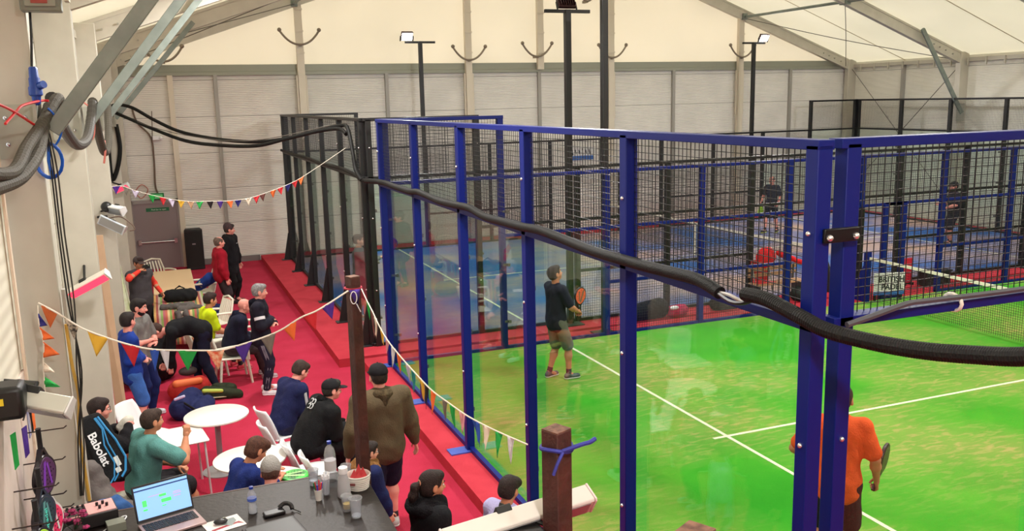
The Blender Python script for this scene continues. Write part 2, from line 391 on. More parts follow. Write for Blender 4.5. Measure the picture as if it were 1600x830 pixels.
# bracing cables
def cable(label, pts, r, m, name='cable', cat='cable', seg=6, group=None, n_=6):
    b = MB(); b.tube(smooth_path(pts, n_), r, seg); o = b.build(name, m); tag(o, label, cat, group); return o
THIN = M('thin_wire_rope', (110, 105, 98), .5, .5)
def rz(x, k=.3): return roof_z(x)-k
cable('thin steel bracing cable dropping steeply from the right purlin to the back corner column', [(15.75, 17.4, rz(15.75)), (18.1, 19.9, rz(18.1)-.05), (20.3, 22.3, rz(20.3))], .012, THIN, 'bracing_cable')
cable('thin steel bracing cable crossing the right roof bay to the second column head', [(15.75, 22.3, rz(15.75)), (18.0, 20, rz(18.0)-.05), (20.3, 17.4, rz(20.3))], .012, THIN, 'bracing_cable')
cable('thin cable falling from the right column head across the wall panels', [(20.5, 17.4, 5.1), (20.5, 22.2, .6)], .012, THIN, 'bracing_cable', n_=2)
cable('thin cable falling from the back corner column across the right wall', [(20.52, 22.2, 5.1), (20.52, 17.5, .6)], .01, THIN, 'bracing_cable', n_=2)
cable('thin steel bracing cable over the left roof bay', [(-3.9, 17.4, rz(-3.9)), (.6, 22.2, rz(.6))], .012, THIN, 'bracing_cable', n_=2)
cable('thin steel bracing cable from the left corner up to the purlin joint', [(-3.9, 22.2, rz(-3.9)), (.6, 17.4, rz(.6))], .012, THIN, 'bracing_cable', n_=2)
# curved hoops on the gable posts
for i, (x, z, w) in enumerate(((-2.95, 5.5, .5), (.7, 5.95, .55), (5.75, 5.5, .52), (8.0, 5.6, .5), (10.65, 5.55, .5), (15.7, 5.55, .5), (9.75, 7.3, .35))):
    b = MB(); b.tube([(x+w*t, YB-.3, z+.38*abs(t)**2.2) for t in [k/8-1 for k in range(17)]], .03, 8)
    b.ball((x-w, YB-.3, z+.4), .06, 8, 6); b.ball((x+w, YB-.3, z+.4), .06, 8, 6)
    b.box(x-.04, x+.04, YB-.3, YB-.02, z-.05, z+.03)
    o = b.build('curved_bracket', M('hoop_metal', (140, 128, 112), .5, .4))
    tag(o, 'curved grey bracket high on the gable, '+['leftmost, above the door', 'on the first pale post from the left', 'on the second pale post from the left', 'on the short middle post', 'on the post beside the twin light poles', 'on the rightmost pale post', 'the small one highest up'][i], 'bracket', 'curved brackets on the gable')
# back door
dx0, dx1, dz = -4.08, -2.95, 1.75
GD = M('grey_door_paint', (138, 124, 126), .5)
struct('door_1', MB().box(dx0, dx1, YB-.07, YB-.005, FZ, dz-.06), GD)
D1 = bpy.data.objects['door_1']
MB().box(dx0-.09, dx0, YB-.1, YB, FZ, dz+.03).box(dx1, dx1+.09, YB-.1, YB, FZ, dz+.03).box(dx0-.09, dx1+.09, YB-.1, YB, dz-.06, dz+.03).build('door_frame', M('grey_frame', (150, 142, 140), .5), D1)
b = MB(); b.cyl((dx0+.1, YB-.16, .62), (dx1-.1, YB-.16, .62), .022, 8); b.box(dx0+.06, dx0+.14, YB-.18, YB-.07, .56, .7).box(dx1-.14, dx1-.06, YB-.18, YB-.07, .56, .7)
b.build('push_bar', CHROME, D1)
b = MB(); b.box(-3.75, -3.15, YB-.075, YB-.07, 1.46, 1.56); sg = b.build('sign_plate', M('exit_green', (20, 104, 66), .4), D1)
text_mesh('Push bar to open', .055, M('sign_white', (225, 235, 225), .5), sg, (-3.42, YB-.078, 1.51), (1,0,0), (0,0,1))
b = MB(); b.box(-3.6, -3.25, YB-.22, YB-.08, dz+.05, dz+.22)
ex = tag(b.build('exit_light', M('exit_green_box', (24, 130, 70), .4), bevel=.01), 'small green emergency exit lamp above the grey door', 'exit light')
b = MB(); b.box(-3.56, -3.29, YB-.225, YB-.22, dz+.08, dz+.19); b.build('lamp_face', M('exit_lit', (120, 230, 150), .4), ex)
cable('thin brown cable and twig-like wires climbing the back wall above the door', [(-3.85, YB-.05, 4.3), (-3.75, YB-.08, 3.9), (-3.45, YB-.08, 3.5), (-3.42, YB-.08, 2.9), (-3.45, YB-.08, 2.2), (-3.4, YB-.08, 1.95)], .025, M('brown_cable', (110, 92, 80), .7), 'wall_cable')
cable('thin grey wire twig branching upward on the back wall above the door', [(-3.43, YB-.09, 3.3), (-3.4, YB-.1, 3.6), (-3.36, YB-.1, 4.2)], .012, M('brown_cable'), 'wall_cable')
b = MB(); b.box(-3.4, -3.18, YB-.2, YB-.02, 3.42, 3.52); b.ball((-3.2, YB-.2, 3.47), .05, 8, 6); tag(b.build('wall_camera', WHITE), 'tiny white camera bracket on the back wall above the door', 'camera')
cable('loose loop of pinkish cable left of the exit lamp', [(-3.7, YB-.1, 1.95), (-3.85, YB-.12, 1.85), (-3.95, YB-.12, 2.05), (-3.8, YB-.12, 2.22), (-3.65, YB-.12, 2.1), (-3.7, YB-.1, 1.95)], .015, M('pink_cable', (190, 130, 120), .6), 'wall_cable')
# ================= PADEL COURTS =================
BOLT = M('bolt_head', (220, 220, 220), .25, .9)
def mesh_grid(p0, d, L, z0, z1, th=.0042, pitch=.05):
    """welded wire panel from p0 along unit d, length L, between z0 and z1"""
    b = MB(); d = Vector(d); nrm = Vector((-d.y, d.x, 0)); p0 = Vector(p0); seg = 4
    k = 1
    while k*pitch < L:
        q = p0+d*k*pitch; b.obox((q.x, q.y, (z0+z1)/2), (d, nrm, (0,0,1)), (th, th, z1-z0)); k += 1
    k = 1
    while z0+k*pitch < z1:
        q = p0+d*L/2+nrm*th; b.obox((q.x, q.y, z0+k*pitch), (d, nrm, (0,0,1)), (L, th, th)); k += 1
    return b
def court_wall(name, label, p0, d, out, posts, bays, col, foot=True, clamp=True, flare=False, group=None, pw=.1, sag=None):
    """posts: list of (s, z0, z1); bays: list of (s0, s1, [(kind, z0, z1)]), kind glass/mesh; rails come with the bays.
    out = outward normal (posts stand outside the playing face)."""
    d = Vector(d); out = Vector(out); p0 = Vector(p0)
    t = thing(name, label, 'court fence', p0, group)
    P = lambda s, o, z: p0+d*s+out*o+Vector((0,0,z))
    for s, z0, z1 in posts:
        b = MB(); b.obox(P(s, .055, (z0+z1)/2), (d, out, (0,0,1)), (pw, .1, z1-z0)); po = b.build('post', col, t, bevel=.006)
        if z0 <= .01:
            if foot:
                b = MB(); b.obox(P(s, .2, .008), (d, out, (0,0,1)), (.2, .26, .016)); b.build('foot_plate', M('foot_'+col.name, (60, 80, 170) if col is BLUE else (40, 40, 42), .5), po)
            if flare:
                b = MB(); b.prism([P(s-.02, .1, 0), P(s-.02, .27, 0), P(s-.02, .12, .75), P(s-.02, .1, .75)], d, .04); b.build('gusset', col, po)
            if z1 > 3.5:
                for z in (1.02, 2.3, 3.52): MB().ball(P(s, .108, z), .016, 8, 6).build('bolt', BOLT, po)
                for z in (.5, 1.5, 2.42):
                    b = MB(); b.obox(P(s+.045, .02, z), (d, out, (0,0,1)), (.1, .05, .035)); b.obox(P(s+.075, -.022, z), (d, out, (0,0,1)), (.05, .04, .05))
                    b.build('glass_clamp', M('clamp_steel', (120, 118, 112), .4, .7), po)
    rails = {}
    for s0, s1, cells in bays:
        for kind, z0, z1 in cells:
            if kind == 'glass':
                b = MB(); b.obox(P((s0+s1)/2, 0, (z0+z1)/2), (d, out, (0,0,1)), (s1-s0-.012, .012, z1-z0-.03)); g = b.build('glass_panel', GLASS, t, smooth=False)
            elif kind == 'mesh':
                b = mesh_grid(P(s0+.03, .03, 0), d, s1-s0-.06, z0+.02, z1-.02); b.build('mesh_panel', WIRE, t, smooth=False)
            for z in (z0, z1): rails.setdefault(round(z, 2), []).append((s0, s1))
    for z, sp in sorted(rails.items()):
        sp = sorted(set(sp)); runs = []
        for a, b_ in sp:
            if runs and abs(runs[-1][1]-a) < .02: runs[-1][1] = b_
            else: runs.append([a, b_])
        for a, b_ in runs:
            top = z > 2.9; h = .055
            b = MB()
            zc = z if z > .02 else .03
            b.obox(P((a+b_)/2, .05, zc), (d, out, (0,0,1)), (b_-a+pw, .11 if z in (3.0, 4.0) else .06, h))
            b.build('top_rail' if abs(z-max(rails)) < .01 else ('bottom_rail' if z < .02 else 'middle_rail'), col, t, bevel=.004)
    return t
G3 = [('glass', 0, 3.0), ('mesh', 3.0, 4.0)]
def end_wall(nm, lab, x, y0, out, col, flare=False, first=.04):
    posts = [(s, 0, 4.0) for s in (first, 2, 4, 6, 8, 9.96)]
    bays = [(min(first, 0), 2, G3)]+[(a, a+2, G3) for a in (2, 4, 6, 8)]
    return court_wall(nm, lab, (x, y0, 0), (0,1,0), (out,0,0), posts, bays, col, flare=flare)
def side_wall(nm, lab, y, out, col, flare=False, x0=0.0):
    posts = [(x0+.04, 0, 4.0), (2, 0, 4.0), (4, 0, 3.0), (6, 0, 3.0), (8, 0, 3.0), (9.8, 2.0, 3.0), (10.45, 0, 2.0), (10.95, 0, 2.0), (12, 0, 3.0), (14, 0, 3.0), (16, 0, 3.0), (18, 0, 4.0), (19.96, 0, 4.0)]
    bays = [(x0, 2, G3), (2, 4, [('glass', 0, 2.0), ('mesh', 2.0, 3.0)])]
    for a in (4, 6): bays.append((a, a+2, [('mesh', 0, 1.0), ('mesh', 1.0, 2.0), ('mesh', 2.0, 3.0)]))
    bays += [(8, 10, [('mesh', 2.0, 3.0)]), (10, 12, [('mesh', 2.0, 3.0)]), (10.45, 10.95, [('mesh', 0, 2.0)])]
    for a in (12, 14): bays.append((a, a+2, [('mesh', 0, 1.0), ('mesh', 1.0, 2.0), ('mesh', 2.0, 3.0)]))
    bays += [(16, 18, [('glass', 0, 2.0), ('mesh', 2.0, 3.0)]), (18, 20, G3)]
    return court_wall(nm, lab, (0, y, 0), (1,0,0), (0,out,0), posts, bays, col, flare=flare, foot=False)
near_end = end_wall('glass_court_fence', 'tall blue-framed glass and mesh back wall nearest the spectators', 0, 0, -1, BLUE, first=-.085)
side_near = side_wall('glass_court_fence', 'blue-framed wall turning right from the double corner post, its rail holding the thick black hose', 0, -1, BLUE, x0=.13)
side_far = side_wall('mesh_court_fence', 'blue-framed mesh and glass side wall on the far side of the green court', 10, 1, BLUE)
end_wall('glass_court_fence', 'blue-framed end wall beyond the net of the green court', 20, 0, 1, BLUE)
end_wall('glass_court_fence', 'black-framed glass and mesh back wall of the blue court beside the spectators', 0, 11.3, -1, BLACK, flare=True)
side_wall('mesh_court_fence', 'black-framed mesh side wall of the blue court, facing the green court', 11.3, -1, BLACK)
side_wall('mesh_court_fence', 'black-framed side wall of the blue court close to the white back wall', 21.3, 1, BLACK)
end_wall('glass_court_fence', 'black-framed end wall of the blue court in front of the right-hand hall wall', 20, 11.3, 1, BLACK)
# corner bracket
t = thing('corner_bracket', 'black bracket bolting the two tall blue corner posts together', 'bracket', (-.11, 0, 3.6))
MB().box(-.06, .18, -.16, -.136, 3.47, 3.55).build('plate', M('black_steel', (22, 22, 24), .35, .5), t, bevel=.008)
for x_ in (-.03, .15): MB().ball((x_, -.165, 3.5), .02, 8, 6).build('bolt', BOLT, t)
# nets
def net(y0, lab, lab2):
    t = thing('court_net', lab, 'net', (10, y0+5, 0))
    for y in (y0, y0+10):
        s = -1 if y == y0 else 1
        b = MB(); b.box(9.95, 10.05, y-.06, y+.06, 0, 1.05); b.build('net_post', BLUE if y0 == 0 else BLACK, t, bevel=.006)
        b = MB(); b.prism([(9.97, y-s*.0, .9), (9.97, y+s*.0+.001, 0), (9.97, y+s*.5, 0)], (1,0,0), .05); b.build('net_brace', BLUE if y0 == 0 else BLACK, t)
    def top(v): return .92-.04*math.sin(math.pi*v)
    b = MB()
    N = 222
    for k in range(N+1):
        v = k/N; y = y0+.06+v*9.88; b.obox((10, y, top(v)/2+.02), ((1,0,0), (0,1,0), (0,0,1)), (.004, .004, top(v)-.02))
    for j in range(1, 20):
        for k in range(8):
            a, c = k/8, (k+1)/8; b.beam((10, y0+.06+a*9.88, .02+(top(a)-.02)*j/20), (10, y0+.06+c*9.88, .02+(top(c)-.02)*j/20), .004, .004)
    b.build('netting', WIRE, t, smooth=False)
    b = MB()
    for k in range(12):
        a, c = k/12, (k+1)/12; b.beam((10, y0+.03+a*9.94, top(a)), (10, y0+.03+c*9.94, top(c)), .02, .055)
    b.box(9.99, 10.01, y0+4.97, y0+5.03, .01, .9)
    b.build('net_tape', M('net_tape', (226, 222, 206), .7), t)
net(0, 'black net with white tape across the green court', '')
net(11.3, 'black net with white tape across the far blue court', '')
# light poles with floodlights
def floodlight(i, x, y, sy, lit, dx, ZT=6.0):
    lab = {0: 'floodlight above the green court near the second pole', 1: 'floodlight facing the blue court on the near tall pole', 2: 'glaring white floodlight on the left back pole', 3: 'dark-bodied glaring floodlight on the right back pole', 4: 'floodlight on the far right pole of the green court', 5: 'dark floodlight seen from behind at the right edge', 6: 'floodlight on the near court pole', 7: 'floodlight on the near far-right court pole'}[i]
    t = thing('floodlight', lab, 'floodlight', (x+dx, y, ZT))
    c = Vector((x+dx, y+sy*.06, ZT+.14)); nrm = Vector((0, sy*math.cos(R(35)), -math.sin(R(35)))); up = Vector((0, sy*math.sin(R(35)), math.cos(R(35)))); X = Vector((1,0,0))
    b = MB(); b.obox(c, (X, up, nrm), (.34, .26, .07))
    for k in range(7): b.obox(c-nrm*.06+X*(.045*(k-3)), (X, up, nrm), (.012, .22, .06))
    b.build('housing', M('lamp_housing', (60, 30, 34), .4, .3), t, bevel=.006)
    b = MB(); b.obox(c+nrm*.037, (X, up, nrm), (.3, .22, .004))
    b.build('lens', M('lamp_lit', (255, 250, 250), .3, emit=((245, 245, 255), 26)), t)
    b = MB(); b.beam((x+dx-.19, y, ZT), tuple(c-X*.19), .02, .03).beam((x+dx+.19, y, ZT), tuple(c+X*.19), .02, .03); b.build('yoke', BLACK, t)
    L = bpy.data.lights.new('flood_light', 'SPOT'); L.energy = FLOOD_POWER; L.spot_size = R(130); L.spot_blend = .7; L.shadow_soft_size = .25; L.color = (1, .985, 1)
    lo = bpy.data.objects.new('flood_light', L); COL.objects.link(lo); lo.parent = t; lo.location = (c+nrm*.32)-Vector((x+dx, y, ZT))
    aim = Vector((0, sy*math.cos(R(50)), -math.sin(R(50)))); lo.rotation_euler = aim.to_track_quat('-Z', 'Y').to_euler()
for i, (x, y, sy) in enumerate(FLOODS):
    w = .055; ZT = 5.86 if i in (1, 5) else 6.0
    t = thing('light_pole', ['tall pole behind the green court, dark above its blue foot, second of the twin poles', 'black light pole of the blue court, first of the twin poles', 'slim black light pole before the back wall, left', 'slim black light pole before the back wall, right', 'light pole far along the green court side', 'black light pole cut by the right edge of the picture', 'light pole at the near side of the green court', 'light pole at the near far end of the green court'][i], 'light pole', (x, y, 0))
    MB().box(x-w, x+w, y-w, y+w, 0, ZT).build('pole', BLACK, t, bevel=.006)
    MB().box(x-.45, x+.45, y-.03, y+.03, ZT-.06, ZT).build('cross_bar', BLACK, t, bevel=.004)
    MB().box(x-.2, x+.2, y+(.055 if y in (11.12, -.2) else -.055), y+(-.22 if y in (11.12, -.2) else .22), 0, .02).build('base_plate', M('pole_base', (50, 52, 48), .5), t)
    dx = {0: -.3, 1: .0, 2: -.4, 3: .35, 4: -.2, 5: -.3, 6: .3, 7: .3}[i]
    floodlight(i, x, y, sy, True, dx, ZT)
for k, (x, y, z) in enumerate(FILL_LAMPS):  # unseen lamps, added under the roof as extra fill light
    t = thing('added_fill_lamp', 'round fill lamp added under the roof, out of view', 'lamp', (x, y, z), 'added fill lamps')
    MB().lathe([(.05,.25),(.09,.22),(.1,.1),(.3,-.02),(.31,-.05),(.28,-.04),(.08,.08)], (x, y, z), 20).build('shade', M('fill_shade_grey', (150,150,150), .4, .5), t)
    MB().cyl((x, y, z+.25), (x, y, roof_z(x)-.02), .008, 6).build('cord', BLACK, t)
    MB().lathe([(0,-.03),(.25,-.03),(.25,-.035),(0,-.035)], (x, y, z), 20).build('lens', M('fill_lens', (255,250,240), .3, emit=((255,250,240), 8)), t)
    L = bpy.data.lights.new('fill_light', 'AREA'); L.shape = 'DISK'; L.size = .56; L.energy = FILL_LAMP_POWER; L.color = (1, .97, .94)
    lo = bpy.data.objects.new('fill_light', L); COL.objects.link(lo); lo.parent = t; lo.location = (0, 0, -.06)
# signs on the courts
SX, SZ, SW, SH = 10.45, .37, .68, .46
def padel_sign(loc, w, h, lab, xd=(1,0,0)):
    X = Vector(xd).normalized(); nrm = X.cross(Vector((0,0,1))); c = Vector(loc)
    t = thing('banner_sign', lab, 'sign', loc)
    b = MB(); b.obox(c, (X, nrm, (0,0,1)), (w, .02, h)); b.build('board', M('sign_board', (228, 228, 228), .5), t)
    b = MB(); b.obox(c+nrm*.012-Vector((0,0,h*.42)), (X, nrm, (0,0,1)), (w, .004, h*.16)); b.build('blue_band', M('sign_blue', (50, 105, 185), .5), t)
    return t, c, X, nrm
t, c, X, nr = padel_sign((SX, 9.84, SZ), SW, SH, 'white BRITISH PADEL board with a blue foot band standing beyond the net post', (.96, -.26, 0))
dk = M('sign_ink', (28, 30, 44), .5)
text_mesh('BRITISH', SH*.36, dk, t, c+nr*.014+X*.04+Vector((0,0,SH*.2)), X, (0,0,1), bold=True)
text_mesh('PADEL', SH*.36, dk, t, c+nr*.014+X*.06+Vector((0,0,-SH*.15)), X, (0,0,1), bold=True)
b = MB()
for s in (-1, 1): b.obox(Vector((c.x+s*SW*.4, c.y+.03-s*.07, c.z/2+.02)), (X, nr, (0,0,1)), (.03, .06, c.z))
b.build('stand', BLACK, t)
t = thing('banner_sign', 'small white banner with blue lower band hung on the back wall between the twin poles', 'sign', (9.65, 22.48, 2.5))
MB().box(9.22, 10.08, 22.47, 22.5, 2.3, 2.72).build('board', M('sign_board'), t)
MB().box(9.22, 10.08, 22.46, 22.47, 2.28, 2.42).build('blue_band', M('sign_blue'), t)
b = MB()
for k, (w_, hh) in enumerate(((.1, .22), (.05, .14), (.07, .14), (.04, .2), (.07, .14), (.06, .16))):
    x = 9.3+k*.125; b.obox((x, 22.462, 2.55), ((1, 0, .2), (0,1,0), (-.2, 0, 1)), (w_*.5, .004, hh))
b.build('lettering', dk, t)
# ================= HOSES AND CABLES ON THE FENCES =================
hose = [(-.14,10.81,3.0),(-.14,9.66,3.06),(-.15,8.8,3.06),(-.15,8.0,3.06),(-.15,7.51,3.09),(-.15,6.66,3.06),(-.15,6.1,3.07),(-.15,5.46,3.09),(-.15,4.95,3.05),(-.15,4.3,3.06),(-.15,3.88,3.07),(-.15,3.5,3.09),(-.15,3.09,3.08),(-.15,2.59,3.06),(-.16,2.25,3.06),(-.17,1.89,3.07),(-.16,1.65,3.07),(-.15,1.3,3.08),(-.15,.91,3.09),(-.15,.66,3.05)]
cable('thick black foam-covered hose lying along the middle rail of the blue back wall', hose, .042, RUB, 'black_hose', 'hose', 12)
cable('bare grey and white wires bridging the gap in the thick hose', [(-.15,.68,3.05),(-.16,.55,3.06),(-.14,.45,3.04),(-.15,.32,3.07)], .012, M('pale_wire', (176, 172, 166), .5), 'bare_wires', 'wires', 6)
cable('thin black wires bridging the gap in the thick hose, below the pale ones', [(-.16,.7,3.06),(-.18,.52,3.03),(-.18,.4,3.04),(-.16,.3,3.08)], .014, BLACK, 'bare_wires', 'wires', 6)
def ribbed_hose(label, pts, r, m, name='ribbed_hose', step=.012):
    P = smooth_path(pts, 10); out = []; rs = []
    acc = 0
    for i in range(len(P)-1):
        L = (P[i+1]-P[i]).length; k = max(1, int(L/step))
        for j in range(k): out.append(P[i].lerp(P[i+1], j/k))
    rs = [r*(1.0 if (i//1) % 2 else .95) for i in range(len(out))]
    b = MB(); b.tube(out, rs, 12); return tag(b.build(name, m, smooth=False), label, 'hose')
ribbed_hose('thick black corrugated hose sagging past the corner posts to the right edge', [(-.17,.38,3.1),(-.17,.19,3.11),(-.17,.02,3.09),(-.18,-.16,3.07),(-.16,-.3,3.04),(-.12,-.46,3.03),(-.06,-.67,3.03),(-.02,-.88,3.05),(.0,-1.1,3.09),(.0,-1.32,3.14),(-.02,-1.62,3.24)], .044, RUB, step=.006)
cable('grey cable lashed along the rail right of the corner posts', [(.12,-.16,3.0),(.3,-.16,3.03),(.55,-.15,3.07),(.7,-.14,3.07),(1.2,-.13,3.06),(1.9,-.13,3.06)], .018, M('grey_sleeve', (70, 72, 78), .6), 'grey_cable')
b = MB(); b.tube([(1.0+.01*math.cos(a), -.075+.075*math.cos(a), 3.02+.05*math.sin(a)) for a in [k*math.pi/6 for k in range(12)]], .011, 6, closed=True)
tag(b.build('cable_tie', M('tie_white', (224, 220, 206), .6)), 'white tie knotted round the blue rail and grey cable', 'tie')
cable('upper of two slack black cables strung from the left wall to the black fence', [(-4.21,17.06,4.26),(-4.07,16.9,4.36),(-3.75,16.6,4.3),(-3.34,16.1,4.04),(-2.88,15.54,3.8),(-2.31,14.87,3.66),(-1.65,14.06,3.59),(-1.13,13.38,3.64),(-.65,12.66,3.78),(-.28,12.08,3.89),(-.2,11.75,3.85),(-.2,11.42,3.43),(-.2,11.25,3.15),(-.18,10.9,3.0)], .035, RUB, 'black_cable', 'cable', 10)
cable('lower of two slack black cables from the left wall to the black fence', [(-4.21,17.06,4.26),(-3.84,16.58,4.08),(-3.36,15.93,3.85),(-2.79,15.11,3.62),(-2.23,14.32,3.54),(-1.61,13.36,3.54),(-1.13,12.9,3.66),(-.6,12.4,3.8),(-.3,12.0,3.84),(-.24,11.7,3.75)], .035, RUB, 'black_cable', 'cable', 10)
cable('thin grey wire strung just under the two slack black cables', [(-4.15,17.0,4.2),(-3,15.4,3.78),(-1.7,13.8,3.62),(-.3,12.3,3.92)], .008, THIN, 'thin_wire')
hose2 = [(-.15, 21.2, 3.06), (-.15, 19, 3.05), (-.15, 17, 3.07), (-.15, 15, 3.05), (-.15, 13, 3.08), (-.15, 11.6, 3.05), (-.16, 11.1, 3.0), (-.15, 10.8, 3.0)]
cable('black hose lying along the middle rail of the black-framed back wall', hose2, .036, RUB, 'black_hose', 'hose', 8)
# ================= LEFT WALL SERVICES =================
ribbed_hose('thick grey corrugated conduit sweeping up to the nearest steel brace, lower of the pair', [(-4.2,1.2,3.88),(-4.17,1.6,3.87),(-4.12,2.09,3.89),(-4.08,2.63,4.0),(-4.07,3.0,4.15),(-4.04,3.3,4.31)], .042, GREYHOSE, 'conduit', .02)
ribbed_hose('thick grey corrugated conduit sweeping up to the nearest steel brace, upper of the pair', [(-4.19,1.2,3.97),(-4.14,1.91,3.93),(-4.12,2.48,4.05),(-4.07,2.95,4.18),(-3.98,3.26,4.36),(-4.0,3.4,4.2)], .04, GREYHOSE, 'conduit', .02)
ribbed_hose('dark grey conduit sagging between the first and second steel braces', [(-4.02,3.3,4.36),(-4.06,4.3,4.15),(-4.06,5.52,3.95),(-4.01,6.2,3.97),(-3.99,6.8,4.14),(-3.97,7.2,4.36)], .05, M('dark_conduit', (60, 56, 52), .6), 'conduit', .03)
ribbed_hose('dark grey conduit sagging between the second and third steel braces', [(-3.97,7.2,4.36),(-4.02,8.46,4.05),(-4.03,9.75,3.69),(-4.0,10.6,3.8),(-4.02,12.2,4.36)], .055, GREYHOSE, 'conduit', .04)
cable('black cable loop hanging below the third steel brace', [(-4.1,17.24,3.95),(-4.07,17.22,3.45),(-4.16,17.24,3.01),(-4.3,17.25,2.78),(-4.29,17.24,3.6),(-4.24,17.22,4.2)], .045, RUB, 'black_cable', 'cable', 8)
cable('bright blue cable curving down from the nearest brace', [(-4.03,3.05,4.29),(-3.98,3.05,4.22),(-3.96,3.05,4.15),(-3.98,3.05,4.08),(-4.02,3.04,4.02)], .008, M('blue_cable', (20, 90, 190), .4), 'blue_cable')
b = MB(); pts = []
for k in range(6*20):
    a = 2*math.pi*k/20; rr = .1+.006*math.sin(k*.7); pts.append((-4.06+rr*math.cos(a)*.82, 3.06-.012*math.sin(k*.31)-.02*k/120, 3.93+rr*1.2*math.sin(a)))
b.tube(pts, .007, 6); b.tube([(-4.05,3.03,4.04),(-4.06,3.02,3.93),(-4.05,3.03,3.82)], .012, 6)
tag(b.build('cable_coil', M('blue_cable')), 'coil of bright blue cable hanging on the nearest left column', 'cable coil')
cable('red cable rising from the left edge over the nearest column', [(-4.2,2.3,4.2),(-4.16,2.5,4.27),(-4.14,2.7,4.31),(-4.07,3.03,4.34),(-4.02,3.06,4.34)], .009, M('red_cable', (206, 36, 40), .4), 'red_cable')
cable('red cable dropping from the left edge towards the blue coil', [(-4.21,2.0,4.33),(-4.17,2.4,4.28),(-4.12,2.8,4.2),(-4.07,3.05,4.13)], .009, M('red_cable'), 'red_cable')
cable('thin red wires dangling beside the second brace', [(-4.05,7.1,4.35),(-3.97,7.08,4.25),(-4.0,7.08,4.05),(-4.08,7.08,3.9),(-3.99,7.05,3.98),(-3.96,7.05,4.2)], .01, M('salmon_wire', (200, 110, 100), .5), 'red_wires')
cable('thin red wires dangling beside the third brace', [(-4.0,9.5,3.85),(-4.0,9.4,3.7),(-4.03,9.4,3.55)], .014, M('salmon_wire'), 'red_wires')
# junction box, plug
t = thing('junction_box', 'grey electrical switch box high on the nearest left column, cut by the top edge', 'electrical box', (-4.06, 3.06, 5.0))
MB().box(-4.12, -3.87, 2.96, 3.1, 4.93, 5.25).build('enclosure', M('grey_box', (120, 124, 112), .5), t, bevel=.01)
MB().box(-4.09, -3.9, 2.945, 2.96, 4.96, 5.22).build('cover', M('grey_box_cover', (140, 144, 130), .5), t, bevel=.006)
MB().box(-4.05, -3.95, 2.94, 2.946, 4.98, 5.05).build('label_plate', M('red_label', (150, 60, 50), .5), t)
MB().box(-3.85, -3.82, 2.97, 3.09, 5.0, 5.25).build('side_lid', M('pale_lid', (190, 186, 166), .5), t)
cable('black cable dropping from the grey switch box to the blue plug', [(-4.07,3.06,4.99),(-4.08,3.05,4.77),(-4.1,3.05,4.55),(-4.09,3.05,4.5)], .009, BLACK, 'black_cable')
t = thing('industrial_plug', 'blue industrial plug and socket hanging on the nearest left column', 'plug', (-4.09, 3.02, 4.44))
BP = M('blue_plug', (20, 62, 150), .35)
MB().lathe([(.02,.13),(.028,.12),(.03,.06),(.036,.05),(.036,0),(.044,-.01),(.044,-.06),(.03,-.07),(.024,-.12),(.012,-.13)], (-4.09,3.02,4.44), 14).build('body', BP, t)
MB().cyl((-4.06,3.0,4.44), (-4.03,2.97,4.45), .026, 12).build('flap', BP, t)
MB().cyl((-4.09,3.02,4.5), (-4.09,3.02,4.57), .022, 10).build('gland', M('grey_gland', (120, 118, 112), .5), t)
for k, (dx_, c) in enumerate(((-.022, 22), (-.006, 30), (.016, 40))):
    w = [(-4.05+dx_*.3,3.02,4.2),(-4.03+dx_,3.02,3.86),(-4.03+dx_,3.02,3.4),(-4.02+dx_,3.02,2.9),(-4.025-dx_*.8,3.02,2.4),(-4.06+dx_,3.02,1.9),(-4.1+dx_*.5,3.02,1.45)]
    cable('dark cable running down the edge of the nearest left column, '+['left','middle','right'][k]+' of three', w, .006, M('dark_wire_%d' % k, (c, c-2, c-4), .6), 'wall_cable')
cable('yellow cable hanging down beside the nearest left column to the counter', [(-4.08,3.07,2.75),(-4.07,3.07,2.45),(-4.05,3.07,2.2),(-4.075,3.07,1.95),(-4.07,3.07,1.7),(-4.06,3.07,1.38)], .012, M('yellow_cable', (190, 148, 60), .6), 'yellow_cable')
cable('pale grey pipe beside the nearest left column', [(-4.07,3.13,3.0),(-4.07,3.13,2.4),(-4.07,3.13,1.36)], .022, M('pale_pipe', (186, 184, 176), .6), 'pipe')
# radiant heaters
def heater(label, a, b_, body, face, glow=None, arm=None, size=.13, tilt=.0, nrm=(0,-.5,-1)):
    a = Vector(a); b_ = Vector(b_); d = (b_-a).normalized(); N = Vector(nrm); N = (N-d*N.dot(d)).normalized(); U = d.cross(N)
    t = thing('patio_heater', label, 'heater', a)
    s = size
    prof = [(-s*.5, s*.35), (-s*.28, -s*.35), (s*.28, -s*.35), (s*.5, s*.35), (s*.42, s*.42), (-s*.42, s*.42)]
    MB().prism([a+U*u+N*n_ for u, n_ in prof], d, (b_-a).length).build('housing', body, t, bevel=.006)
    for e, k in ((a, -1), (b_, 1)):
        MB().prism([e+U*u*1.06+N*n_*1.06 for u, n_ in prof], d*k, .012).build('end_cap', face, t, bevel=.003)
    MB().obox((a+b_)/2+N*s*.425, (d, U, N), ((b_-a).length*.94, s*.74, .006)).build('heating_element', glow or M('heater_grille', (150, 150, 150), .3, .6), t)
    c = a.lerp(b_, .42)-N*s*.35
    MB().obox(c, (d, U, N), (.09, .1, .05)).build('bracket', BLACK, t, bevel=.006)
    if arm:
        MB().tube([c, c-N*.05, Vector(arm)], .014, 8).build('arm', BLACK, t)
    return t
HW = M('heater_silver', (196, 196, 186), .35, .3); HC = M('heater_cap', (214, 214, 214), .4)
GLOW = M('heater_glow', (255, 70, 90), .4, emit=((255, 40, 70), 1.2))
t = heater('white patio heater with glowing red front, on the second left column', (-4.42, 7.12, 2.22), (-4.0, 7.0, 2.44), M('heater_white', (224, 216, 204), .4), HC, GLOW, (-4.25, 7.3, 2.5), .13, nrm=(.25,-1,-.6))
